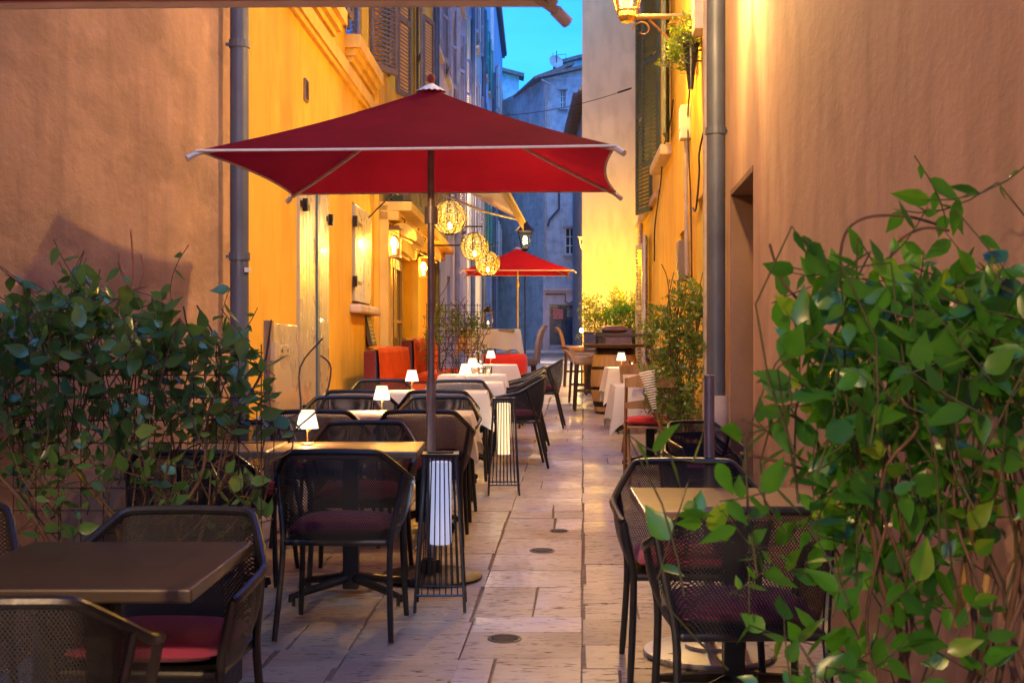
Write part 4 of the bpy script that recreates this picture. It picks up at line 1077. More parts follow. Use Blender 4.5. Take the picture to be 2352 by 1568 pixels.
def bar_stool(x, y, rz, m, label, back=.36, name='bar_stool', seat=.78):
    t = thing(name, label, 'bar stool', (x, y, g(y)), rz, 'upholstered stools round the bar tables')
    MB().box((0, 0, seat - .04), (.40, .42, .12)).build('seat', m, t, bevel=.035)
    bm = MB(); n = 8; P = []
    for j in range(n + 1):
        f = j / n; yy = -.19 - .10 * f * f - (.03 * max(0, f - .85) * 6)
        for o in (0, -.055): 
            for sx in (-1, 1): P.append((sx * .2, yy + o, seat - .06 + f * back))
    fs = []
    for j in range(n):
        a = j * 4
        fs += [(a, a + 1, a + 5, a + 4), (a + 2, a + 6, a + 7, a + 3), (a, a + 4, a + 6, a + 2), (a + 1, a + 3, a + 7, a + 5)]
    fs += [(0, 2, 3, 1), (n * 4, n * 4 + 1, n * 4 + 3, n * 4 + 2)]
    bm.add(P, fs).build('backrest', m, t, smooth='auto')
    for sx in (-1, 1):
        for sy in (-1, 1): MB().tube([(sx * .165, sy * .165, seat - .1), (sx * .185, sy * .2, 0)], [.023, .018], 4).build('leg', M['dark_wood'], t)
    mb = MB()
    for a, b in (((-.175, .19), (.175, .19)), ((-.175, -.19), (-.175, .19)), ((.175, -.19), (.175, .19))): mb.box(((a[0] + b[0]) / 2, (a[1] + b[1]) / 2, .28), (abs(a[0] - b[0]) + .02, abs(a[1] - b[1]) + .02, .03))
    mb.build('foot_rail', M['dark_wood'], t)
    return t
bar_stool(PX(1201, 19.9), 19.9, PI / 2 + .1, M['taupe'], 'tall taupe scroll-backed stool beside the high cloth table', .58, seat=.64)
bar_stool(PX(1352, 18.0), 18.0, -PI / 2, M['beige_seat'], 'beige bar stool on dark legs, beside the barrel', .17, seat=.74)
bar_stool(PX(1342, 19.6), 19.4, -PI / 2 + .2, M['beige_seat'], 'beige bar stool half hidden behind the nearer one', .17, seat=.74)
bar_stool(PX(1318, 24), 23.4, -PI / 2, M['brown_leather'], 'brown leather high chair out in the lane by the glowing wall', .42, seat=.72)
bar_stool(PX(1418, 19.4), 19.5, PI - .2, M['brown_leather'], 'brown leather high chair behind the barrel top', .38, seat=.80)
bar_stool(PX(1488, 16.6), 16.5, PI / 2 + .2, M['brown_leather'], 'brown leather high chair against the yellow house behind the white cloth', .46, seat=.66)
bar_stool(PX(1370, 21.3), 21.2, PI, M['dark_wood'], 'dark high chair below the planter bushes', .36, seat=.74)
# ---- barrel
def barrel(x, y, label):
    t = thing('barrel_table', label, 'barrel', (x, y, g(y)), 0)
    H = .90; mb = MB(); n = 48; P = []; prof = []
    for j in range(15):
        f = j / 14; prof.append((.255 + .075 * math.sin(PI * f), f * H))
    cs = []
    for r_, z in prof:
        for k in range(n):
            a = 2 * PI * k / n; q = 1 - (.012 if k % 3 == 0 else 0); P.append((r_ * q * math.cos(a), r_ * q * math.sin(a), z))
    mb.add(P, [(j * n + k, j * n + (k + 1) % n, (j + 1) * n + (k + 1) % n, (j + 1) * n + k) for j in range(14) for k in range(n)]); mb.build('staves', M['barrel_wood'], t, smooth='auto')
    for z0, z1 in ((.0, .035), (.10, .17), (.33, .37), (.60, .64), (.80, .885)):
        q = lambda z: .258 + .075 * math.sin(PI * z / H)
        MB().lathe([(q(z0), z0), (q(z1), z1), (q(z1) - .008, z1), (q(z0) - .008, z0)], n=36).build('hoop', M['iron'], t, smooth='auto')
    MB().lathe([(.001, .90), (.42, .90), (.43, .915), (.43, .935), (.42, .945), (.001, .945)], n=40).build('table_top', M['dark_wood'], t, smooth='auto')
barrel(PX(1412, 17.5), 17.5, 'old oak barrel serving as a bar table beside the yellow house')
tb = thing('high_table', 'dark wooden high table behind the barrel', 'table', (1.66, 18.9, g(18.9)))
MB().box((0, 0, 1.03), (.9, .55, .05)).build('tabletop', M['dark_wood'], tb, bevel=.008)
for sx in (-1, 1):
    for sy in (-1, 1): MB().box((sx * .38, sy * .2, .5), (.06, .06, 1.0)).build('leg', M['dark_wood'], tb)
cu = thing('seat_cushion', 'brown padded cushion lying on the high wooden table', 'cushion', (1.5, 18.9, g(18.9) + 1.06)); pillow(MB(), (0, 0, .05), .4, .35, .12).build('cushion', M['brown_leather'], cu, smooth=True)
# ---- folding wooden chairs with red cushions
def fold_chair(x, y, rz, label):
    t = thing('folding_chair', label, 'chair', (x, y, g(y)), rz, 'folding wooden chairs with red cushions')
    for sx in (-1, 1):
        MB().tube([(sx * .20, .24, 0), (sx * .20, .05, .42), (sx * .20, -.2, .86)], .014, 4).build('leg', M['mid_wood'], t)
        MB().tube([(sx * .175, -.26, 0), (sx * .175, .0, .3), (sx * .175, .17, .46)], .014, 4).build('leg', M['mid_wood'], t)
    for z, h in ((.80, .11), (.62, .075)):
        mb = MB(); n = 12; P = []
        for i in range(n + 1):
            q = -1 + 2 * i / n; yy = -.1 - (z - .62) * .55 - .05 * (1 - q * q)
            for o in (0, .014):
                for zz in (0, h * (.65 + .35 * (1 - q * q))): P.append((q * .205, yy + o, z - .02 + zz))
        fs = []
        for i in range(n):
            a = i * 4; fs += [(a, a + 4, a + 5, a + 1), (a + 2, a + 3, a + 7, a + 6), (a + 1, a + 5, a + 7, a + 3), (a, a + 2, a + 6, a + 4)]
        mb.add(P, fs).build('back_slat', M['mid_wood'], t, smooth='auto')
    MB().box((0, .01, .45), (.38, .38, .022)).build('seat', M['mid_wood'], t, bevel=.006)
    pillow(MB(), (0, .01, .495), .40, .39, .075).build('cushion', M['red_cushion'], t, smooth=True)
fold_chair(1.15, 10.75, -.05, 'folding wooden chair with a red cushion, back to the viewer'); fold_chair(1.29, 12.6, PI + .05, 'folding wooden chair on the far side of the cloth, red cushion'); 
# ---- hanging globes
gm, gnt, gb = nodes('perforated_gold_globe')
vt = gnt.nodes.new('ShaderNodeTexVoronoi'); vt.feature = 'DISTANCE_TO_EDGE'; vt.inputs['Scale'].default_value = 30
tcn = gnt.nodes.new('ShaderNodeTexCoord'); gnt.links.new(tcn.outputs['Object'], vt.inputs['Vector'])
ho = math_(gnt, 'GREATER_THAN', vt.outputs['Distance'], .085)
gb.inputs['Base Color'].default_value = (.09, .06, .010, 1); gb.inputs['Roughness'].default_value = .5
tl = gnt.nodes.new('ShaderNodeBsdfTranslucent'); tl.inputs[0].default_value = (.4, .28, .05, 1)
m1 = gnt.nodes.new('ShaderNodeMixShader'); m1.inputs[0].default_value = .12; gnt.links.new(gb.outputs[0], m1.inputs[1]); gnt.links.new(tl.outputs[0], m1.inputs[2])
tr = gnt.nodes.new('ShaderNodeBsdfTransparent'); m2 = gnt.nodes.new('ShaderNodeMixShader')
gnt.links.new(math_(gnt, 'MULTIPLY', ho, .999), m2.inputs[0]); gnt.links.new(m1.outputs[0], m2.inputs[1]); gnt.links.new(tr.outputs[0], m2.inputs[2]); gnt.links.new(m2.outputs[0], gnt.nodes['Material Output'].inputs[0])
def globe(px, py, d, dia, label):
    r_ = dia * d / F / 2; p = W(px, py, d)
    t = thing('globe_lantern', label, 'hanging lantern', p, 0, 'pierced globe lanterns on wall brackets')
    MB().sphere((0, 0, 0), r_, 40, 28).build('pierced_globe', gm, t, smooth=True)
    mb = MB()
    for k in range(5):
        a = PI * k / 5 + .2; mb.tube([(r_ * 1.01 * math.cos(w) * math.cos(a), r_ * 1.01 * math.cos(w) * math.sin(a), r_ * 1.01 * math.sin(w)) for w in [2 * PI * q / 40 for q in range(40)]], .0065, 5, closed=True)
    for z in (-.96, .96): mb.tube([(r_ * .27 * math.cos(w), r_ * .27 * math.sin(w), z * r_) for w in [2 * PI * q / 16 for q in range(16)]], .006, 5, closed=True)
    mb.build('hoops', M['dark_wood'], t)
    MB().tube([(0, 0, r_ * 1.45), (0, 0, -.02)], .006, 6).tube([(0, 0, .0), (0, 0, -.05)], .016, 8).build('cord', M['iron'], t)
    MB().sphere((0, 0, -.10), .028, 12, 8, 1.5).build('bulb', M['bulb'], t, smooth=True)
    x_w = -2.04 + .02 * d - p.x
    MB().tube([(x_w, 0, r_ * 1.45), (.12, 0, r_ * 1.45)], .014, 6).tube([(x_w, 0, r_ * 1.45 - .3), (x_w + .3, 0, r_ * 1.45)], .01, 6).build('bracket_arm', M['iron'], t)
    point('globe_light', t, (0, 0, -.05), GL, (1, .70, .22), .04)
GL = 26
globe(1033, 500, 15.5, 78, 'largest pierced globe lantern, nearest on its bracket'); globe(1090, 567, 19.2, 64, 'middle pierced globe lantern of the three'); globe(1120, 605, 21.2, 57, 'smallest pierced globe lantern, in front of the bright red parasol')
# ---- wall lanterns by the restaurant door
def wall_lantern(d, z, label, s=1.0):
    t = thing('wall_lantern', label, 'wall lantern', w2.p(d, .0, z), w2.rz, 'box lanterns either side of the restaurant doors'); t.scale = (s, s, s)
    MB().box((.03, 0, .12), (.05, .12, .3)).build('back_plate', M['iron'], t)
    mb = MB(); hw = .085; cx = .17
    for sx in (-1, 1):
        for sy in (-1, 1): mb.box((cx + sx * hw, sy * hw, .0), (.012, .012, .34))
    for z_ in (-.17, .17): 
        for s_ in (-1, 1): mb.box((cx, s_ * hw, z_), (.182, .014, .014)); mb.box((cx + s_ * hw, 0, z_), (.014, .182, .014))
    mb.box((cx, 0, -.178), (.19, .19, .01)); mb.build('frame', M['brass'], t)
    MB().box((cx, 0, .20), (.25, .25, .06), t=.55).build('cap', M['brass'], t)
    mb = MB()
    for s_ in (-1, 1): mb.box((cx, s_ * (hw - .004), 0), (.156, .003, .32)); 
    mb.box((cx + hw - .004, 0, 0), (.003, .15, .32)); mb.build('glass', M['lampglass'], t)
    MB().lathe([(.02, -.13), (.02, -.06), (.035, -.03), (.042, .03), (.03, .075), (.001, .09)], (cx, 0, 0), 16).build('bulb', M['bulb'], t, smooth=True)
    point('lantern_light', t, (cx + .0, 0, -.0), WLE, (1, .60, .12), .06)
WLE = 210
wall_lantern(16.7, PZ(560, 16.7), 'bright box lantern before the restaurant doors, larger in view', 1.0); wall_lantern(21.0, PZ(618, 21.5), 'bright box lantern past the restaurant doors', 1.0)
# ---- awning
t = thing('awning', 'cream canvas awning sloping out above the pierced globes', 'awning', (0, 0, 0))
def aw(u, v): # u along street, v out
    y = 16.4 + u * 5.6; xw = -1.72 + .02 * y; xo = -.14 + .34 * u
    return Vector((xw + (xo - xw) * v, y, CAMZ + 2.9 + (2.05 - 2.9) * v - .05 * math.sin(PI * v)))
n, m = 24, 16
mb = MB(); mb.add([aw(i / n, j / m) + Vector((0, 0, .012 * math.sin(i * 1.7) * math.sin(PI * j / m))) for i in range(n + 1) for j in range(m + 1)], [(i * (m + 1) + j, (i + 1) * (m + 1) + j, (i + 1) * (m + 1) + j + 1, i * (m + 1) + j + 1) for i in range(n) for j in range(m)]); mb.build('canvas', M['awning'], t, smooth=True)
mb = MB(); mb.tube([aw(0, 1), aw(1, 1)], .035, 8); mb.build('front_bar', M['rib'], t)
for u in (.02, .98): MB().tube([aw(u, 0) - Vector((0, 0, .35)), aw(u, .55) - Vector((0, 0, .18)), aw(u, 1)], .022, 6).build('folding_arm', M['rib'], t)
mb = MB(); P = []
for i in range(n + 1): p = aw(i / n, 1); P += [p - Vector((0, 0, .02)), p - Vector((0, 0, .17 + .02 * math.sin(i * PI)))]
mb.add(P, [(2 * i, 2 * i + 1, 2 * i + 3, 2 * i + 2) for i in range(n)]); mb.build('valance', M['awning'], t)
# ---- street lanterns
def lantern_head(t, c, s, m_glass, m_frame, e, colr):
    c = Vector(c)
    mb = MB(); tw, bw = .16 * s, .075 * s; h = .36 * s
    for sx in (-1, 1):
        for sy in (-1, 1): mb.tube([c + Vector((sx * bw, sy * bw, 0)), c + Vector((sx * tw, sy * tw, h))], .011 * s, 5)
    for z, k in ((0, bw), (h, tw), (h * .82, bw + (tw - bw) * .82)):
        Q = [c + Vector((sx * k, sy * k, z)) for sx, sy in ((-1, -1), (1, -1), (1, 1), (-1, 1))]
        for i in range(4): mb.tube([Q[i], Q[(i + 1) % 4]], .011 * s, 5)
    mb.lathe([(.05 * s, -.09 * s), (.075 * s, -.05 * s), (.06 * s, -.01 * s), (.001, 0)], c, 12)
    mb.build('lantern_frame', m_frame, t)
    mb = MB(); Q = [c + Vector((sx * bw * .97, sy * bw * .97, .005)) for sx, sy in ((-1, -1), (1, -1), (1, 1), (-1, 1))] + [c + Vector((sx * tw * .97, sy * tw * .97, h)) for sx, sy in ((-1, -1), (1, -1), (1, 1), (-1, 1))]
    mb.add(Q, [(0, 1, 5, 4), (1, 2, 6, 5), (2, 3, 7, 6), (3, 0, 4, 7)]); mb.build('lantern_panes', m_glass, t)
    mb = MB(); mb.lathe([(.235 * s, h), (.19 * s, h + .05 * s), (.08 * s, h + .16 * s), (.07 * s, h + .2 * s), (.03 * s, h + .22 * s), (.001, h + .28 * s)], c, 8); mb.build('lantern_cap', m_frame, t)
    MB().sphere(c + Vector((0, 0, h * .52)), .045 * s, 12, 8, 1.5).build('bulb', M['bulb'], t, smooth=True)
    if e: point('street_light', t, c + Vector((0, 0, h * .5)), e, colr, .07)
def bracket_lantern(w, d, z, reach, label, e, s=1.2, colr=(1, .58, .11), brace=True):
    t = thing('bracket_lantern', label, 'street lantern', w.p(d, 0, z), w.rz, None)
    sd = -w.side
    MB().box((sd * .02, 0, .12), (.04, .12, .3)).build('wall_plate', M['brass'], t)
    mb = MB(); mb.tube([(0, 0, 0), (sd * reach, 0, 0)], .028, 8)
    if brace: mb.tube([(sd * .0, 0, -.45), (sd * (reach * .7), 0, -.03)], .012, 6)
    for cx in ((.28, .8) if brace else ()): mb.tube([(sd * (reach * cx + .09 * math.cos(a) * (1 - a / 9)), 0, -.12 + .09 * math.sin(a) * (1 - a / 9)) for a in [k * .45 for k in range(13)]], .009, 5)
    mb.build('bracket', M['brass'], t)
    lantern_head(t, (sd * (reach + .02), 0, .06), s, M['lampglass'], M['brass'], e, colr)
    return t
S1, S2, S3 = 700, 240, 0
bl = bracket_lantern(RB, 12.2, PZ(38, 12.2), .62, 'ornate gas-style wall lantern on a scrolled bracket high on the yellow house', S1)
bracket_lantern(RA, 8.0, 3.78, .5, 'gas-style wall lantern above the door recess, out of view overhead', S2, .9, (1, .66, .26), False)
bracket_lantern(LW, -3.0, 3.5, .5, 'added unseen gas-style lantern behind the viewer on the weathered salmon house', 1150, .9, (1, .68, .40), False)  # added lamp, never in view, that brightens the foreground and near climber
t = thing('lamp_post', 'small lit lantern on a thin post behind the bright red parasol', 'street lamp', (PX(1206, 33), 33, g(33)))
MB().tube([(0, 0, 0), (0, 0, PZ(572, 33) - g(33))], .022, 8).build('post', M['pipe'], t)
lantern_head(t, (0, 0, PZ(568, 33) - g(33)), 1.15, M['lampglass'], M['iron'], 30, (1, .85, .4))
# added warm lantern, kept out of sight, to light the cream house
bracket_lantern(Wall(2.62, 0, 1), 44.6, 4.6, .10, 'added street lantern on the purplish grey house, hidden from view', 1000, 1.1, (1, .66, .25))
bracket_lantern(LW, 36, 6.7, .8, 'street lantern on the mauve house wall behind the parasol', 1500, 1.0, (1, .70, .48))
# uplight behind the bushes
ul = thing('wall_washer_lamp', 'yellow lamp behind the planter bushes that washes the pale wall', 'lamp', (1.66, 22.65, g(22.65)), 0)
MB().tube([(0, 0, 0), (0, 0, 1.3)], .015, 6).lathe([(.08, 1.3), (.08, 1.38), (.07, 1.4), (.001, 1.4)], n=16).build('housing', M['iron'], ul); MB().lathe([(.06, 1.402), (.001, 1.403)], n=16).build('lens', emit('uplight_lens', (1, .7, .1), 8), ul)
q = point('uplight_lamp', ul, (0, -.2, 2.0), 75, (1, .50, .0), .12)
q2 = thing('warm_floor_lamp', 'tiny bright bulb lamp at the edge of the glowing wall', 'lamp', (PX(1336, 23.6), 23.6, g(23.6)), 0)
MB().tube([(0, 0, 0), (0, 0, .98)], .012, 6).build('stem', M['iron'], q2); MB().sphere((0, 0, 1.02), .04).build('bulb', M['bulb'], q2, smooth=True); point('bulb_light', q2, (0, -.05, 1.02), 6, (1, .7, .2), .04)
# ------------------------------------------------------------------ plants
def inpoly(x, y, P):
    c = False; j = len(P) - 1
    for i in range(len(P)):
        if (P[i][1] > y) != (P[j][1] > y) and x < (P[j][0] - P[i][0]) * (y - P[i][1]) / (P[j][1] - P[i][1]) + P[i][0]: c = not c
        j = i
    return c
def cluster_foliage(t, region, d, depth, nclu, leafL, m, seed, base, dens=None, stem_m='stem', per=(5, 9), Wr=.5, stemlen=.35, clump=.5):
    """leafy twigs filling an outline (metres: x, z relative to the plant) with real depth"""
    r = random.Random(seed)
    xs = [p[0] for p in region]; zs = [p[1] for p in region]
    lb = MB(); sb = MB(); k = 0; tries = 0
    cent = []
    while k < nclu and tries < nclu * 60:
        tries += 1
        x = r.uniform(min(xs), max(xs)); z = r.uniform(min(zs), max(zs))
        if not inpoly(x, z, region): continue
        if dens and r.random() > dens(x, z): continue
        cent.append((x, z)); k += 1
        y = r.gauss(0, depth * .5); y = max(-depth, min(depth, y))
        hue = r.random()
        tip = Vector((x, y, z))
        ang = r.uniform(.2, PI - .2); ax = Vector((math.cos(ang) * .9, r.uniform(-.5, .5), math.sin(ang))).normalized()
        if r.random() < .25: ax.z *= -.5; ax.normalize()
        L = leafL * r.uniform(1.6, 3.2)
        a0 = tip - ax * L
        bend = Vector((r.uniform(-.25, .25), r.uniform(-.25, .25), r.uniform(-.3, .05))) * L
        path = [a0.lerp(tip, f) + bend * (f * (1 - f) * 2) for f in (0, .25, .5, .75, 1)]
        sb.tube(path, [leafL * .022] * 4 + [leafL * .01], 4, cap=False)
        # supporting stem down towards the base
        dn = a0.lerp(Vector((base[0] + (a0.x - base[0]) * .6, 0, base[1])), min(1, stemlen * r.uniform(.4, 1.2)))
        dn.x += r.uniform(-.3, .3) * (a0 - dn).length; dn.y = max(-depth, min(depth, dn.y + r.uniform(-.1, .1)))
        cv = Vector((r.uniform(-.35, .35), r.uniform(-.1, .1), r.uniform(-.2, .2))) * (a0 - dn).length
        if r.random() < .34: sb.tube([a0, a0.lerp(dn, .35) + cv * .6, a0.lerp(dn, .7) + cv * .4, dn], [leafL * .022, leafL * .03, leafL * .035, leafL * .04], 4, cap=False)
        nl = r.randint(*per)
        for q in range(nl):
            f = (q + .6) / nl; p = path[0].lerp(path[-1], f) + bend * (f * (1 - f) * 2)
            sd = ax.cross(Vector((0, 1, 0)) if q % 2 else Vector((0, -1, .3)))
            dr = (ax * r.uniform(.2, 1.0) + sd * (1 if q % 2 else 1) * r.uniform(.5, 1.1) + Vector((r.uniform(-.4, .4), r.uniform(-.6, .6), r.uniform(-.5, .25)))).normalized()
            up = Vector((r.uniform(-1, 1), r.uniform(-1.5, .8), r.uniform(-.1, 1.1))).normalized()
            l = leafL * r.choice((.45, .7, .9, 1.0, 1.2)) * r.uniform(.85, 1.1)
            lb.leaf(p, dr, up, l, l * Wr * r.uniform(.8, 1.15), min(1, max(0, hue * clump + r.random() * (1 - clump))))
    sb.build('stems', M[stem_m], t, smooth=True)
    o = lb.build('foliage', m, t, smooth=True)
    return o
def px_region(P, d, ox, oz): return [((px - 1176) * d / F - ox, CAMZ + (784 - py) * d / F - oz) for px, py in P]
def trellis(t, x0, x1, z0, z1, sp, y=0, r_=.0022):
    mb = MB(); x = x0
    while x <= x1 + 1e-6: mb.tube([(x, y, z0), (x, y, z1)], r_, 4, cap=False); x += sp
    z = z0
    while z <= z1 + 1e-6: mb.tube([(x0, y + .004, z), (x1, y + .004, z)], r_, 4, cap=False); z += sp
    return mb.build('wire_trellis', M['wire'], t)
def trough(t, w, d, h):
    mb = MB(); th = .015
    mb.box((0, -d / 2, h / 2), (w, th, h)); mb.box((0, d / 2, h / 2), (w, th, h)); mb.box((-w / 2 + th / 2, 0, h / 2), (th, d - th, h)); mb.box((w / 2 - th / 2, 0, h / 2), (th, d - th, h)); mb.box((0, 0, .03), (w - th * 2, d - th, .03))
    mb.build('trough', M['planter'], t); MB().box((0, 0, h - .05), (w - th * 2, d - th, .03)).build('soil', M['soil'], t)
# big dark climber on the trellis by the salmon wall
d = 4.85; ox, oz = -1.40, g(d)
t = thing('trellis_climber', 'dark glossy climber sprawling over a wire trellis by the salmon wall', 'plant', (ox, d, oz), 0)
PL = [(0, 680), (60, 685), (110, 675), (165, 640), (195, 640), (215, 670), (270, 665), (330, 668), (385, 668), (405, 700), (430, 735), (480, 722), (520, 745), (575, 742), (590, 780), (640, 800), (645, 850), (600, 870), (585, 900), (540, 905), (560, 950),
      (545, 1010), (530, 1045), (600, 1075), (612, 1110), (560, 1150), (520, 1185), (430, 1190), (300, 1150), (180, 1180), (60, 1190), (20, 1100), (-60, 1060), (-60, 660)]
reg = px_region(PL, d, ox, oz)
zs_ = lambda py: CAMZ + (784 - py) * d / F - oz
def densL(x, z):
    if z > zs_(800): return 1
    if z > zs_(880): return .7
    if z > zs_(950): return .38
    if z > zs_(1100): return .2
    return .22
trough(t, .7, .3, .42)
trellis(t, -.48, .46, .42, zs_(790), .085)
cluster_foliage(t, reg, d, .2, 240, .082, M['leaf_dark'], 11, (0, .4), densL, per=(4, 6), stemlen=.5, Wr=.56)
mb = MB(); r = random.Random(8)
for k in range(12):
    x = r.uniform(-.45, .42); P = [Vector((x, r.uniform(-.1, .1), .38))]
    for q in range(9): P.append(P[-1] + Vector((r.uniform(-.11, .11), r.uniform(-.05, .05), r.uniform(.02, .17))))
    P = [p for p in P if p.z < zs_(700)]
    if len(P) > 2: mb.tube(smooth_path(P, 4), .0035, 5, cap=False)
mb.build('vines', M['stem'], t, smooth=True)
mb = MB(); B = W(283, 690, d) - Vector((ox, d, oz))
for pts in ([(0, 0), (10, -40), (-8, -75), (-14, -112)], [(0, 0), (30, -28), (45, -70), (36, -108)], [(8, -10), (20, -60), (18, -110), (14, -165)], [(20, -25), (60, -12), (95, 10)], [(-40, 30), (-10, 5), (20, -25), (55, -35)]):
    mb.tube(smooth_path([B + Vector((a * d / F, .02, -b * d / F)) for a, b in pts], 4), [.004] * (4 * (len(pts) - 1)) + [.002], 5)
mb.build('bare_shoots', M['terracotta'], t, smooth=True)
for k in range(4):
    x = -.3 + .2 * k; P = [Vector((x, 0, .38))]
    for q in range(6): P.append(P[-1] + Vector((R.uniform(-.12, .12), R.uniform(-.04, .04), R.uniform(.12, .22))))
    MB().tube(smooth_path(P, 4), [.011 * (1 - i / 34) for i in range(25)], 7).build('branch', M['stem'], t, smooth=True)
# bright climber in front of the smooth salmon wall
d = 2.75; ox, oz = .86, g(d)
t = thing('leafy_climber', 'bright green leafy climber crowding the near corner', 'plant', (ox, d, oz), 0)
PR = [(1760, 720), (1775, 660), (1800, 580), (1825, 570), (1865, 610), (1900, 620), (1925, 560), (1950, 615), (2020, 625), (2080, 600), (2130, 500), (2060, 470), (2110, 425), (2160, 430), (2200, 520), (2250, 470), (2280, 550), (2330, 620), (2400, 650), (2400, 860), (2320, 900), (2290, 960), (2260, 1080), (2200, 1150), (2240, 1300), (2190, 1420), (2080, 1450), (2010, 1400), (1970, 1500), (1880, 1560), (1740, 1600), (1660, 1590), (1680, 1500), (1760, 1420), (1700, 1330), (1740, 1260), (1640, 1190), (1570, 1130), (1600, 1090), (1660, 1060), (1640, 1000), (1700, 930), (1730, 880), (1750, 780)]
reg = px_region(PR, d, ox, oz)
zr_ = lambda py: CAMZ + (784 - py) * d / F - oz
def densR(x, z):
    px = 1176 + (x + ox) * F / d
    if z > zr_(600): return .42
    if px < 1930 and z < zr_(860) and z > zr_(1010): return .12
    if px < 1880: return .42 if z > zr_(860) else .16
    if z > zr_(1000): return 1
    if z > zr_(1150): return .45
    return .30
def tub(t, r0, h, n=6, x=0):
    MB().lathe([(r0 * .78, 0), (r0, h), (r0 * 1.04, h), (r0 * 1.04, h + .01), (r0 * .94, h + .01), (r0 * .9, h - .04), (.001, h - .04)], (x, 0, 0), n).build('pot', M['planter'], t)
trough(t, .6, .26, .36)
cluster_foliage(t, reg, d, .26, 205, .076, M['leaf_green'], 21, (.05, .35), densR, per=(4, 7), stem_m='twine', Wr=.56, stemlen=.4)
mb = MB(); r = random.Random(18)
for k in range(9):
    P = [Vector((r.uniform(-.05, .28), r.uniform(-.08, .08), .33))]
    for q in range(9): P.append(P[-1] + Vector((r.uniform(-.06, .07), r.uniform(-.05, .05), r.uniform(.03, .19))))
    mb.tube(smooth_path([p for p in P if p.z < 1.3], 4), .0038, 5, cap=False)
mb.build('vines', M['stem'], t, smooth=True)
for pts in ([(1925, 640), (1940, 540), (1990, 500), (2080, 497), (2150, 515)], [(2030, 640), (2060, 560), (2120, 525), (2180, 530)], [(1845, 700), (1800, 650), (1780, 600), (1768, 560)], [(1700, 960), (1780, 1000), (1850, 1060), (1900, 1030)], [(1760, 940), (1830, 960), (1880, 1020), (1850, 1080)], [(1700, 1040), (1790, 1060), (1880, 1085), (1960, 1080)]):
    MB().tube(smooth_path([W(a, b, d + .03) - Vector((ox, d, oz)) for a, b in pts], 5), .0034, 5).build('arching_shoot', M['stem'], t, smooth=True)
mb = MB()
mb.tube([W(2200, 1440, d + .05) - Vector((ox, d, oz)), W(2255, 1020, d + .05) - Vector((ox, d, oz)), W(2310, 620, d + .05) - Vector((ox, d, oz))], [.011, .0095, .008], 8)
mb.tube([W(2245, 1560, d + .1) - Vector((ox, d, oz)), W(2290, 1060, d + .1) - Vector((ox, d, oz))], .009, 8)
mb.build('bamboo_stake', wood('bamboo', (.42, .24, .07), (.55, .34, .12), .5), t, smooth=True)
for k in range(4):
    x = -.02 + .1 * k; P = [Vector((x, 0, .33))]
    for q in range(6): P.append(P[-1] + Vector((R.uniform(-.05, .06), R.uniform(-.04, .04), R.uniform(.12, .22))))
    MB().tube(smooth_path(P, 4), [.010 * (1 - i / 34) for i in range(25)], 7).build('branch', M['stem'], t, smooth=True)
fl = thing('terracotta_pot', 'small orange terracotta pot at the foot of the bright climber', 'pot', (PX(2190, 2.5), 2.5, g(2.5)))
MB().lathe([(.06, 0), (.09, .52), (.10, .52), (.10, .57), (.08, .57), (.07, .5), (.001, .5)], n=20).build('pot', M['terracotta'], fl, smooth='auto')
# tall slender climber in a pot by the downpipe
d = 10.6; ox, oz = PX(1562, d), g(d)
t = thing('potted_climber', 'slender tall climber in a dark angular pot beside the folding chair', 'plant', (ox, d, oz), 0)
tub(t, .20, .30)
PM = [(1495, 720), (1530, 700), (1560, 640), (1590, 632), (1622, 650), (1622, 690), (1610, 740), (1615, 800), (1600, 850), (1610, 900), (1600, 960), (1590, 1010), (1560, 1020), (1530, 985), (1500, 960), (1490, 880), (1505, 820), (1488, 770)]
reg = px_region(PM, d, ox, oz)
cluster_foliage(t, reg, d, .17, 420, .05, M['leaf_olive'], 31, (0, .3), lambda x, z: .95 if z > .55 else .7, per=(5, 8), Wr=.48, stemlen=.3)
mb = MB(); r = random.Random(4)
for k in range(16):
    P = [Vector((r.uniform(-.08, .08), r.uniform(-.06, .06), .27))]
    for q in range(8): P.append(P[-1] + Vector((r.uniform(-.045, .05), r.uniform(-.03, .03), r.uniform(.1, .22))))
    mb.tube(smooth_path(P, 3), .004, 5, cap=False)
mb.build('vines', M['stem'], t, smooth=True)
MB().tube([(-.12, -.08, .26), (-.22, -.1, .62), (-.30, -.12, 1.0)], .010, 6).tube([(.1, .05, .26), (.16, .03, 1.5)], .010, 6).build('stake', M['mid_wood'], t)
# wicker cone on the pot stake
wc = thing('wicker_cone', 'pale wicker cone lamp hanging from a stake at the tall climber', 'ornament', (ox - .235, d - .2, oz + .62)); mb = MB()
for k in range(16): z = k * .02; rr = .018 + .045 * (k / 15); mb.tube([(rr * math.cos(a), rr * math.sin(a), z) for a in [q * PI / 8 for q in range(16)]], .004, 4, closed=True)
mb.build('wicker', M['paper'], wc); wc.rotation_euler = (0, -.2, 0)
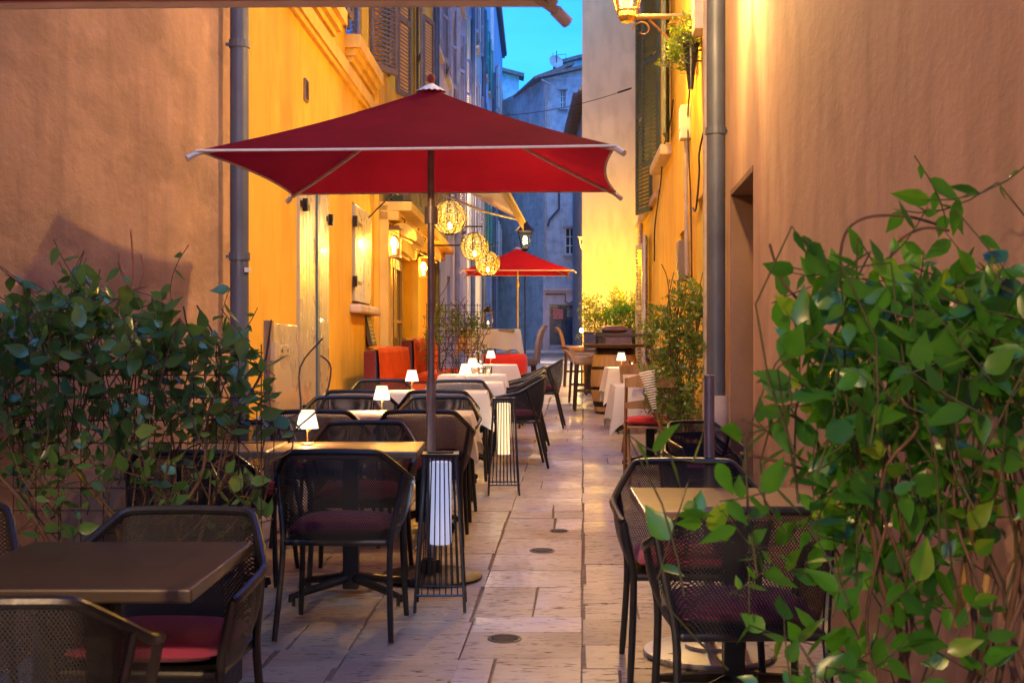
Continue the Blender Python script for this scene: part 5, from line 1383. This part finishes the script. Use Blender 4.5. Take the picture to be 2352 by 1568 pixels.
# bushes by the glowing wall
def bush(name, label, PP, d, n, leaf, m, seed, ox_px, depth=.25, per=(6, 10), Wr=.35, tr=None, pot=None):
    ox, oz = PX(ox_px, d), g(d)
    t = thing(name, label, 'plant', (ox, d, oz), 0)
    reg = px_region(PP, d, ox, oz)
    cluster_foliage(t, reg, d, depth, n, leaf, M[m], seed, (0, .5), None, per=per, Wr=Wr, stemlen=.4)
    x0, x1 = min(p[0] for p in reg), max(p[0] for p in reg)
    h = pot or .6; trough(t, (x1 - x0) * .85, .3, h); t.children[-2].location.x = t.children[-1].location.x = (x0 + x1) / 2
    if tr: trellis(t, x0 + .03, x1 - .03, h, tr, .09, 0, .004)
    return t
bush('trellis_shrub', 'wispy shrub on a wire frame at the edge of the glowing yellow wall', [(1338, 720), (1345, 680), (1368, 675), (1380, 710), (1392, 700), (1400, 780), (1340, 790)], 21.8, 110, .07, 'leaf_olive', 41, 1368, tr=1.5, pot=.7)
bush('dense_bush', 'dense green bush in front of the glowing yellow wall', [(1392, 775), (1390, 715), (1410, 700), (1440, 695), (1465, 715), (1475, 745), (1468, 785), (1420, 790)], 21.2, 260, .06, 'leaf_green', 42, 1432, .3, pot=.95)
bush('bamboo_plant', 'feathery bamboo tips rising behind the dense bush', [(1398, 715), (1405, 680), (1418, 658), (1428, 675), (1440, 690), (1450, 700), (1460, 665), (1470, 670), (1470, 720)], 22.0, 90, .09, 'leaf_olive', 43, 1436, .2, Wr=.2, pot=.8)
# trellis planter beyond the tables on the restaurant side
bush('trellis_planter', 'thin scrambling shrub on a square wire trellis past the red sofas', [(985, 720), (1005, 695), (1040, 705), (1065, 720), (1105, 715), (1110, 745), (1080, 765), (1040, 760), (1000, 790), (990, 850), (975, 800)], 18.2, 200, .05, 'leaf_olive', 44, 1045, .15, per=(3, 6), Wr=.42, tr=1.5, pot=.3)
mb = MB(); t = [o for o in col.objects if o.name == 'trellis_planter'][0]; r = random.Random(6)
for k in range(30):
    P = [Vector((r.uniform(-.3, .35), 0, .28))]
    for q in range(9): P.append(P[-1] + Vector((r.uniform(-.12, .12), r.uniform(-.04, .04), r.uniform(.02, .24))))
    mb.tube(smooth_path(P, 3), .0045, 5, cap=False)
mb.build('vines', M['stem'], t, smooth=True)
sm = thing('small_fern', 'sparse little plant under the tall cloth-covered table', 'plant', (PX(1095, 18.6), 18.6, g(18.6)))
tub(sm, .12, .5, 16); cluster_foliage(sm, [(-.15, .5), (.2, .5), (.25, .85), (0, .95), (-.15, .8)], 0, .1, 20, .07, M['leaf_olive'], 5, (0, .4), per=(3, 5))
# wall planter by the lantern
wp = thing('wall_planter', 'narrow wall vase with succulent leaves next to the bracket lantern', 'plant', RB.p(11.6, .0, PZ(120, 11.6)), RB.rz)
MB().lathe([(.03, -.42), (.055, -.2), (.09, .05), (.1, .1), (.085, .1), (.001, .06)], (-.12, 0, 0), 14).build('vase', M['dark'], wp, smooth='auto')
MB().tube([(.0, 0, -.1), (-.12, 0, -.1)], .012, 6).tube([(0, 0, .02), (-.2, 0, .02)], .012, 6).build('bracket', M['iron'], wp)
cluster_foliage(wp, [(-.42, -.05), (-.3, .25), (-.12, .42), (.0, .35), (-.02, .0), (-.2, -.1)], 0, .14, 70, .09, M['leaf_olive'], 9, (-.12, .0), per=(6, 9), Wr=.32); wp.scale = (.8, .8, .8)
# ---- fittings on the yellow house
def tbox(name, lab, cat, w, d, z, size, m, n=0):
    t = thing(name, lab, cat, w.p(d, n, z), w.rz); sd = -w.side
    MB().box((sd * size[0] / 2, 0, 0), size).build('casing', m, t, bevel=.01)
    MB().box((sd * (size[0] + .002), 0, size[2] * .1), (.008, size[1] * .7, size[2] * .6)).build('cover', m, t)
    return t
jb = tbox('junction_box', 'pale plastic electrical box on the yellow house wall', 'electrical box', RB, 12.7, PZ(283, 12.7), (.10, .2, .33), M['box_grey'])
MB().tube([(-.04, 0, -.16), (-.04, .02, -.6), (-.03, 0, -1.5)], .022, 8).build('conduit', M['pipe_pale'], jb)
tbox('meter_box', 'cream fixture hanging under the wall vase', 'electrical box', RB, 12.0, PZ(110, 12.0), (.12, .16, .25), M['box_grey'])
tbox('stone_niche_box', 'brown vent cowl halfway up the yellow house', 'vent', RB, 13.0, PZ(600, 13), (.10, .3, .4), M['shutter_brown'])
tbox('flood_lamp', 'square pale fixture bracketed beside the thick corner downpipe', 'fixture', RB, 10.9, PZ(18, 10.9), (.14, .3, .42), M['box_grey'])
def cable(name, lab, pts, r_=.008, k=6):
    t = MB().tube(smooth_path(pts, k), r_, 6).build(name, M['cable'], None, smooth=True); return tag(t, lab, 'cable')
cable('wall_cable', 'black cable snaking down the yellow house from the wall vase', [RB.p(12.3, .03, PZ(100, 12.3)), RB.p(12.35, .03, PZ(180, 12.3)), RB.p(12.6, .03, PZ(250, 12.3)), RB.p(12.55, .03, PZ(330, 12.3)), RB.p(12.3, .03, PZ(470, 12.3)), RB.p(12.2, .03, PZ(640, 12.3))])
cable('wall_cable', 'kinked black cable near the thick corner downpipe', [RB.p(11.0, .03, PZ(290, 11)), RB.p(11.3, .05, PZ(340, 11)), RB.p(11.5, .03, PZ(380, 11)), RB.p(11.7, .04, PZ(460, 11)), RB.p(12.1, .03, PZ(475, 12))], .009)
cable('wall_cable', 'dark cable running down below the green shutters', [RB.p(14.4, .03, PZ(230, 14.4)), RB.p(14.8, .03, PZ(280, 14.8)), RB.p(15.6, .05, PZ(340, 15.6)), RB.p(16.4, .03, PZ(420, 16.4)), RB.p(17.5, .03, PZ(520, 17.5)), RB.p(17.6, .03, PZ(600, 17.6))], .009)
cable('wall_cable', 'thin cable along the ochre wall above the shutters', [LW.p(17.2, .03, PZ(220, 17)), LW.p(17.6, .12, PZ(262, 17)), LW.p(18.5, .1, PZ(250, 18)), LW.p(20, .1, PZ(255, 20))], .012)
P = []
A, B = Vector((-1.6, 25.3, 5.95)), Vector((PX(1450, 22.3), 22.3, PZ(203, 22.3)))
for k in range(25):
    f = k / 24; p = A.lerp(B, f); p.z -= .24 * 4 * f * (1 - f); P.append(p)
sc_ = MB().tube(P, .006, 5).build('overhead_cable', M['cable'], None, smooth=True); tag(sc_, 'sagging black wire strung across the lane in front of the blue houses', 'cable')
MB().tube([B, B + (P[-4] - B).normalized() * .28], .016, 6).build('tensioner', M['cable'], sc_)
# long chain on the pale wall edge
ch = thing('hanging_chain', 'pale twisted chain hanging down the edge of the yellow house', 'chain', RB.p(20.6, .08, 3.0)); mb = MB(); z = 0
while z < 5.5: mb.tube([(.022 * math.cos(a), 0, z + .035 * math.sin(a)) for a in [q * PI / 5 for q in range(10)]], .006, 4, closed=True); z += .062
mb.build('links', M['box_grey'], ch)

# ------------------------------------------------------------------ world, sun, camera
wd = bpy.data.worlds.new('World'); sc.world = wd; wd.use_nodes = True
nt = wd.node_tree; bg = nt.nodes['Background']
sky = nt.nodes.new('ShaderNodeTexSky'); sky.sky_type = 'NISHITA'; sky.sun_disc = False
sky.sun_elevation = math.radians(4); sky.sun_rotation = math.radians(200); sky.air_density = 1.2; sky.dust_density = .4; sky.ozone_density = 4
cl = noise(nt, 2.2, 6, (1, 1, 3), coord='Generated')
skc = mix(nt, 1.0, sky.outputs[0], (.06, .46, 1.55), 'MULTIPLY')
nt.links.new(mix(nt, ramp(nt, cl, .42, .75, 0, .55), skc, mix(nt, 1.0, sky.outputs[0], (.45, 1.0, 1.7), 'MULTIPLY')), bg.inputs[0]); bg.inputs[1].default_value = .32
sun = bpy.data.lights.new('Sun', 'SUN'); sun.energy = .85; sun.angle = math.radians(45); sun.color = (.22, .52, 1)
so = bpy.data.objects.new('Sun', sun); col.objects.link(so); so.rotation_euler = (math.radians(38), 0, math.radians(20))
cam = bpy.data.cameras.new('Camera'); co = bpy.data.objects.new('Camera', cam); col.objects.link(co)
co.location = (0, 0, CAMZ); co.rotation_euler = (PI / 2, 0, 0)
cam.sensor_width = 36; cam.lens = F / 2352 * 36; cam.shift_y = 0; cam.clip_end = 1500
cam.dof.use_dof = True; cam.dof.focus_distance = 10; cam.dof.aperture_fstop = 8
sc.camera = co
sc.view_settings.view_transform = 'Standard'; sc.view_settings.look = 'None'; sc.view_settings.exposure = 1.5; sc.view_settings.gamma = 1
sc.render.engine = 'CYCLES'
cy = sc.cycles; cy.max_bounces = 7; cy.diffuse_bounces = 3; cy.glossy_bounces = 3; cy.transmission_bounces = 4; cy.transparent_max_bounces = 24
cy.sample_clamp_indirect = 4; cy.sample_clamp_direct = 30; cy.caustics_reflective = False; cy.caustics_refractive = False
cy.use_denoising = True; cy.denoiser = 'OPENIMAGEDENOISE'
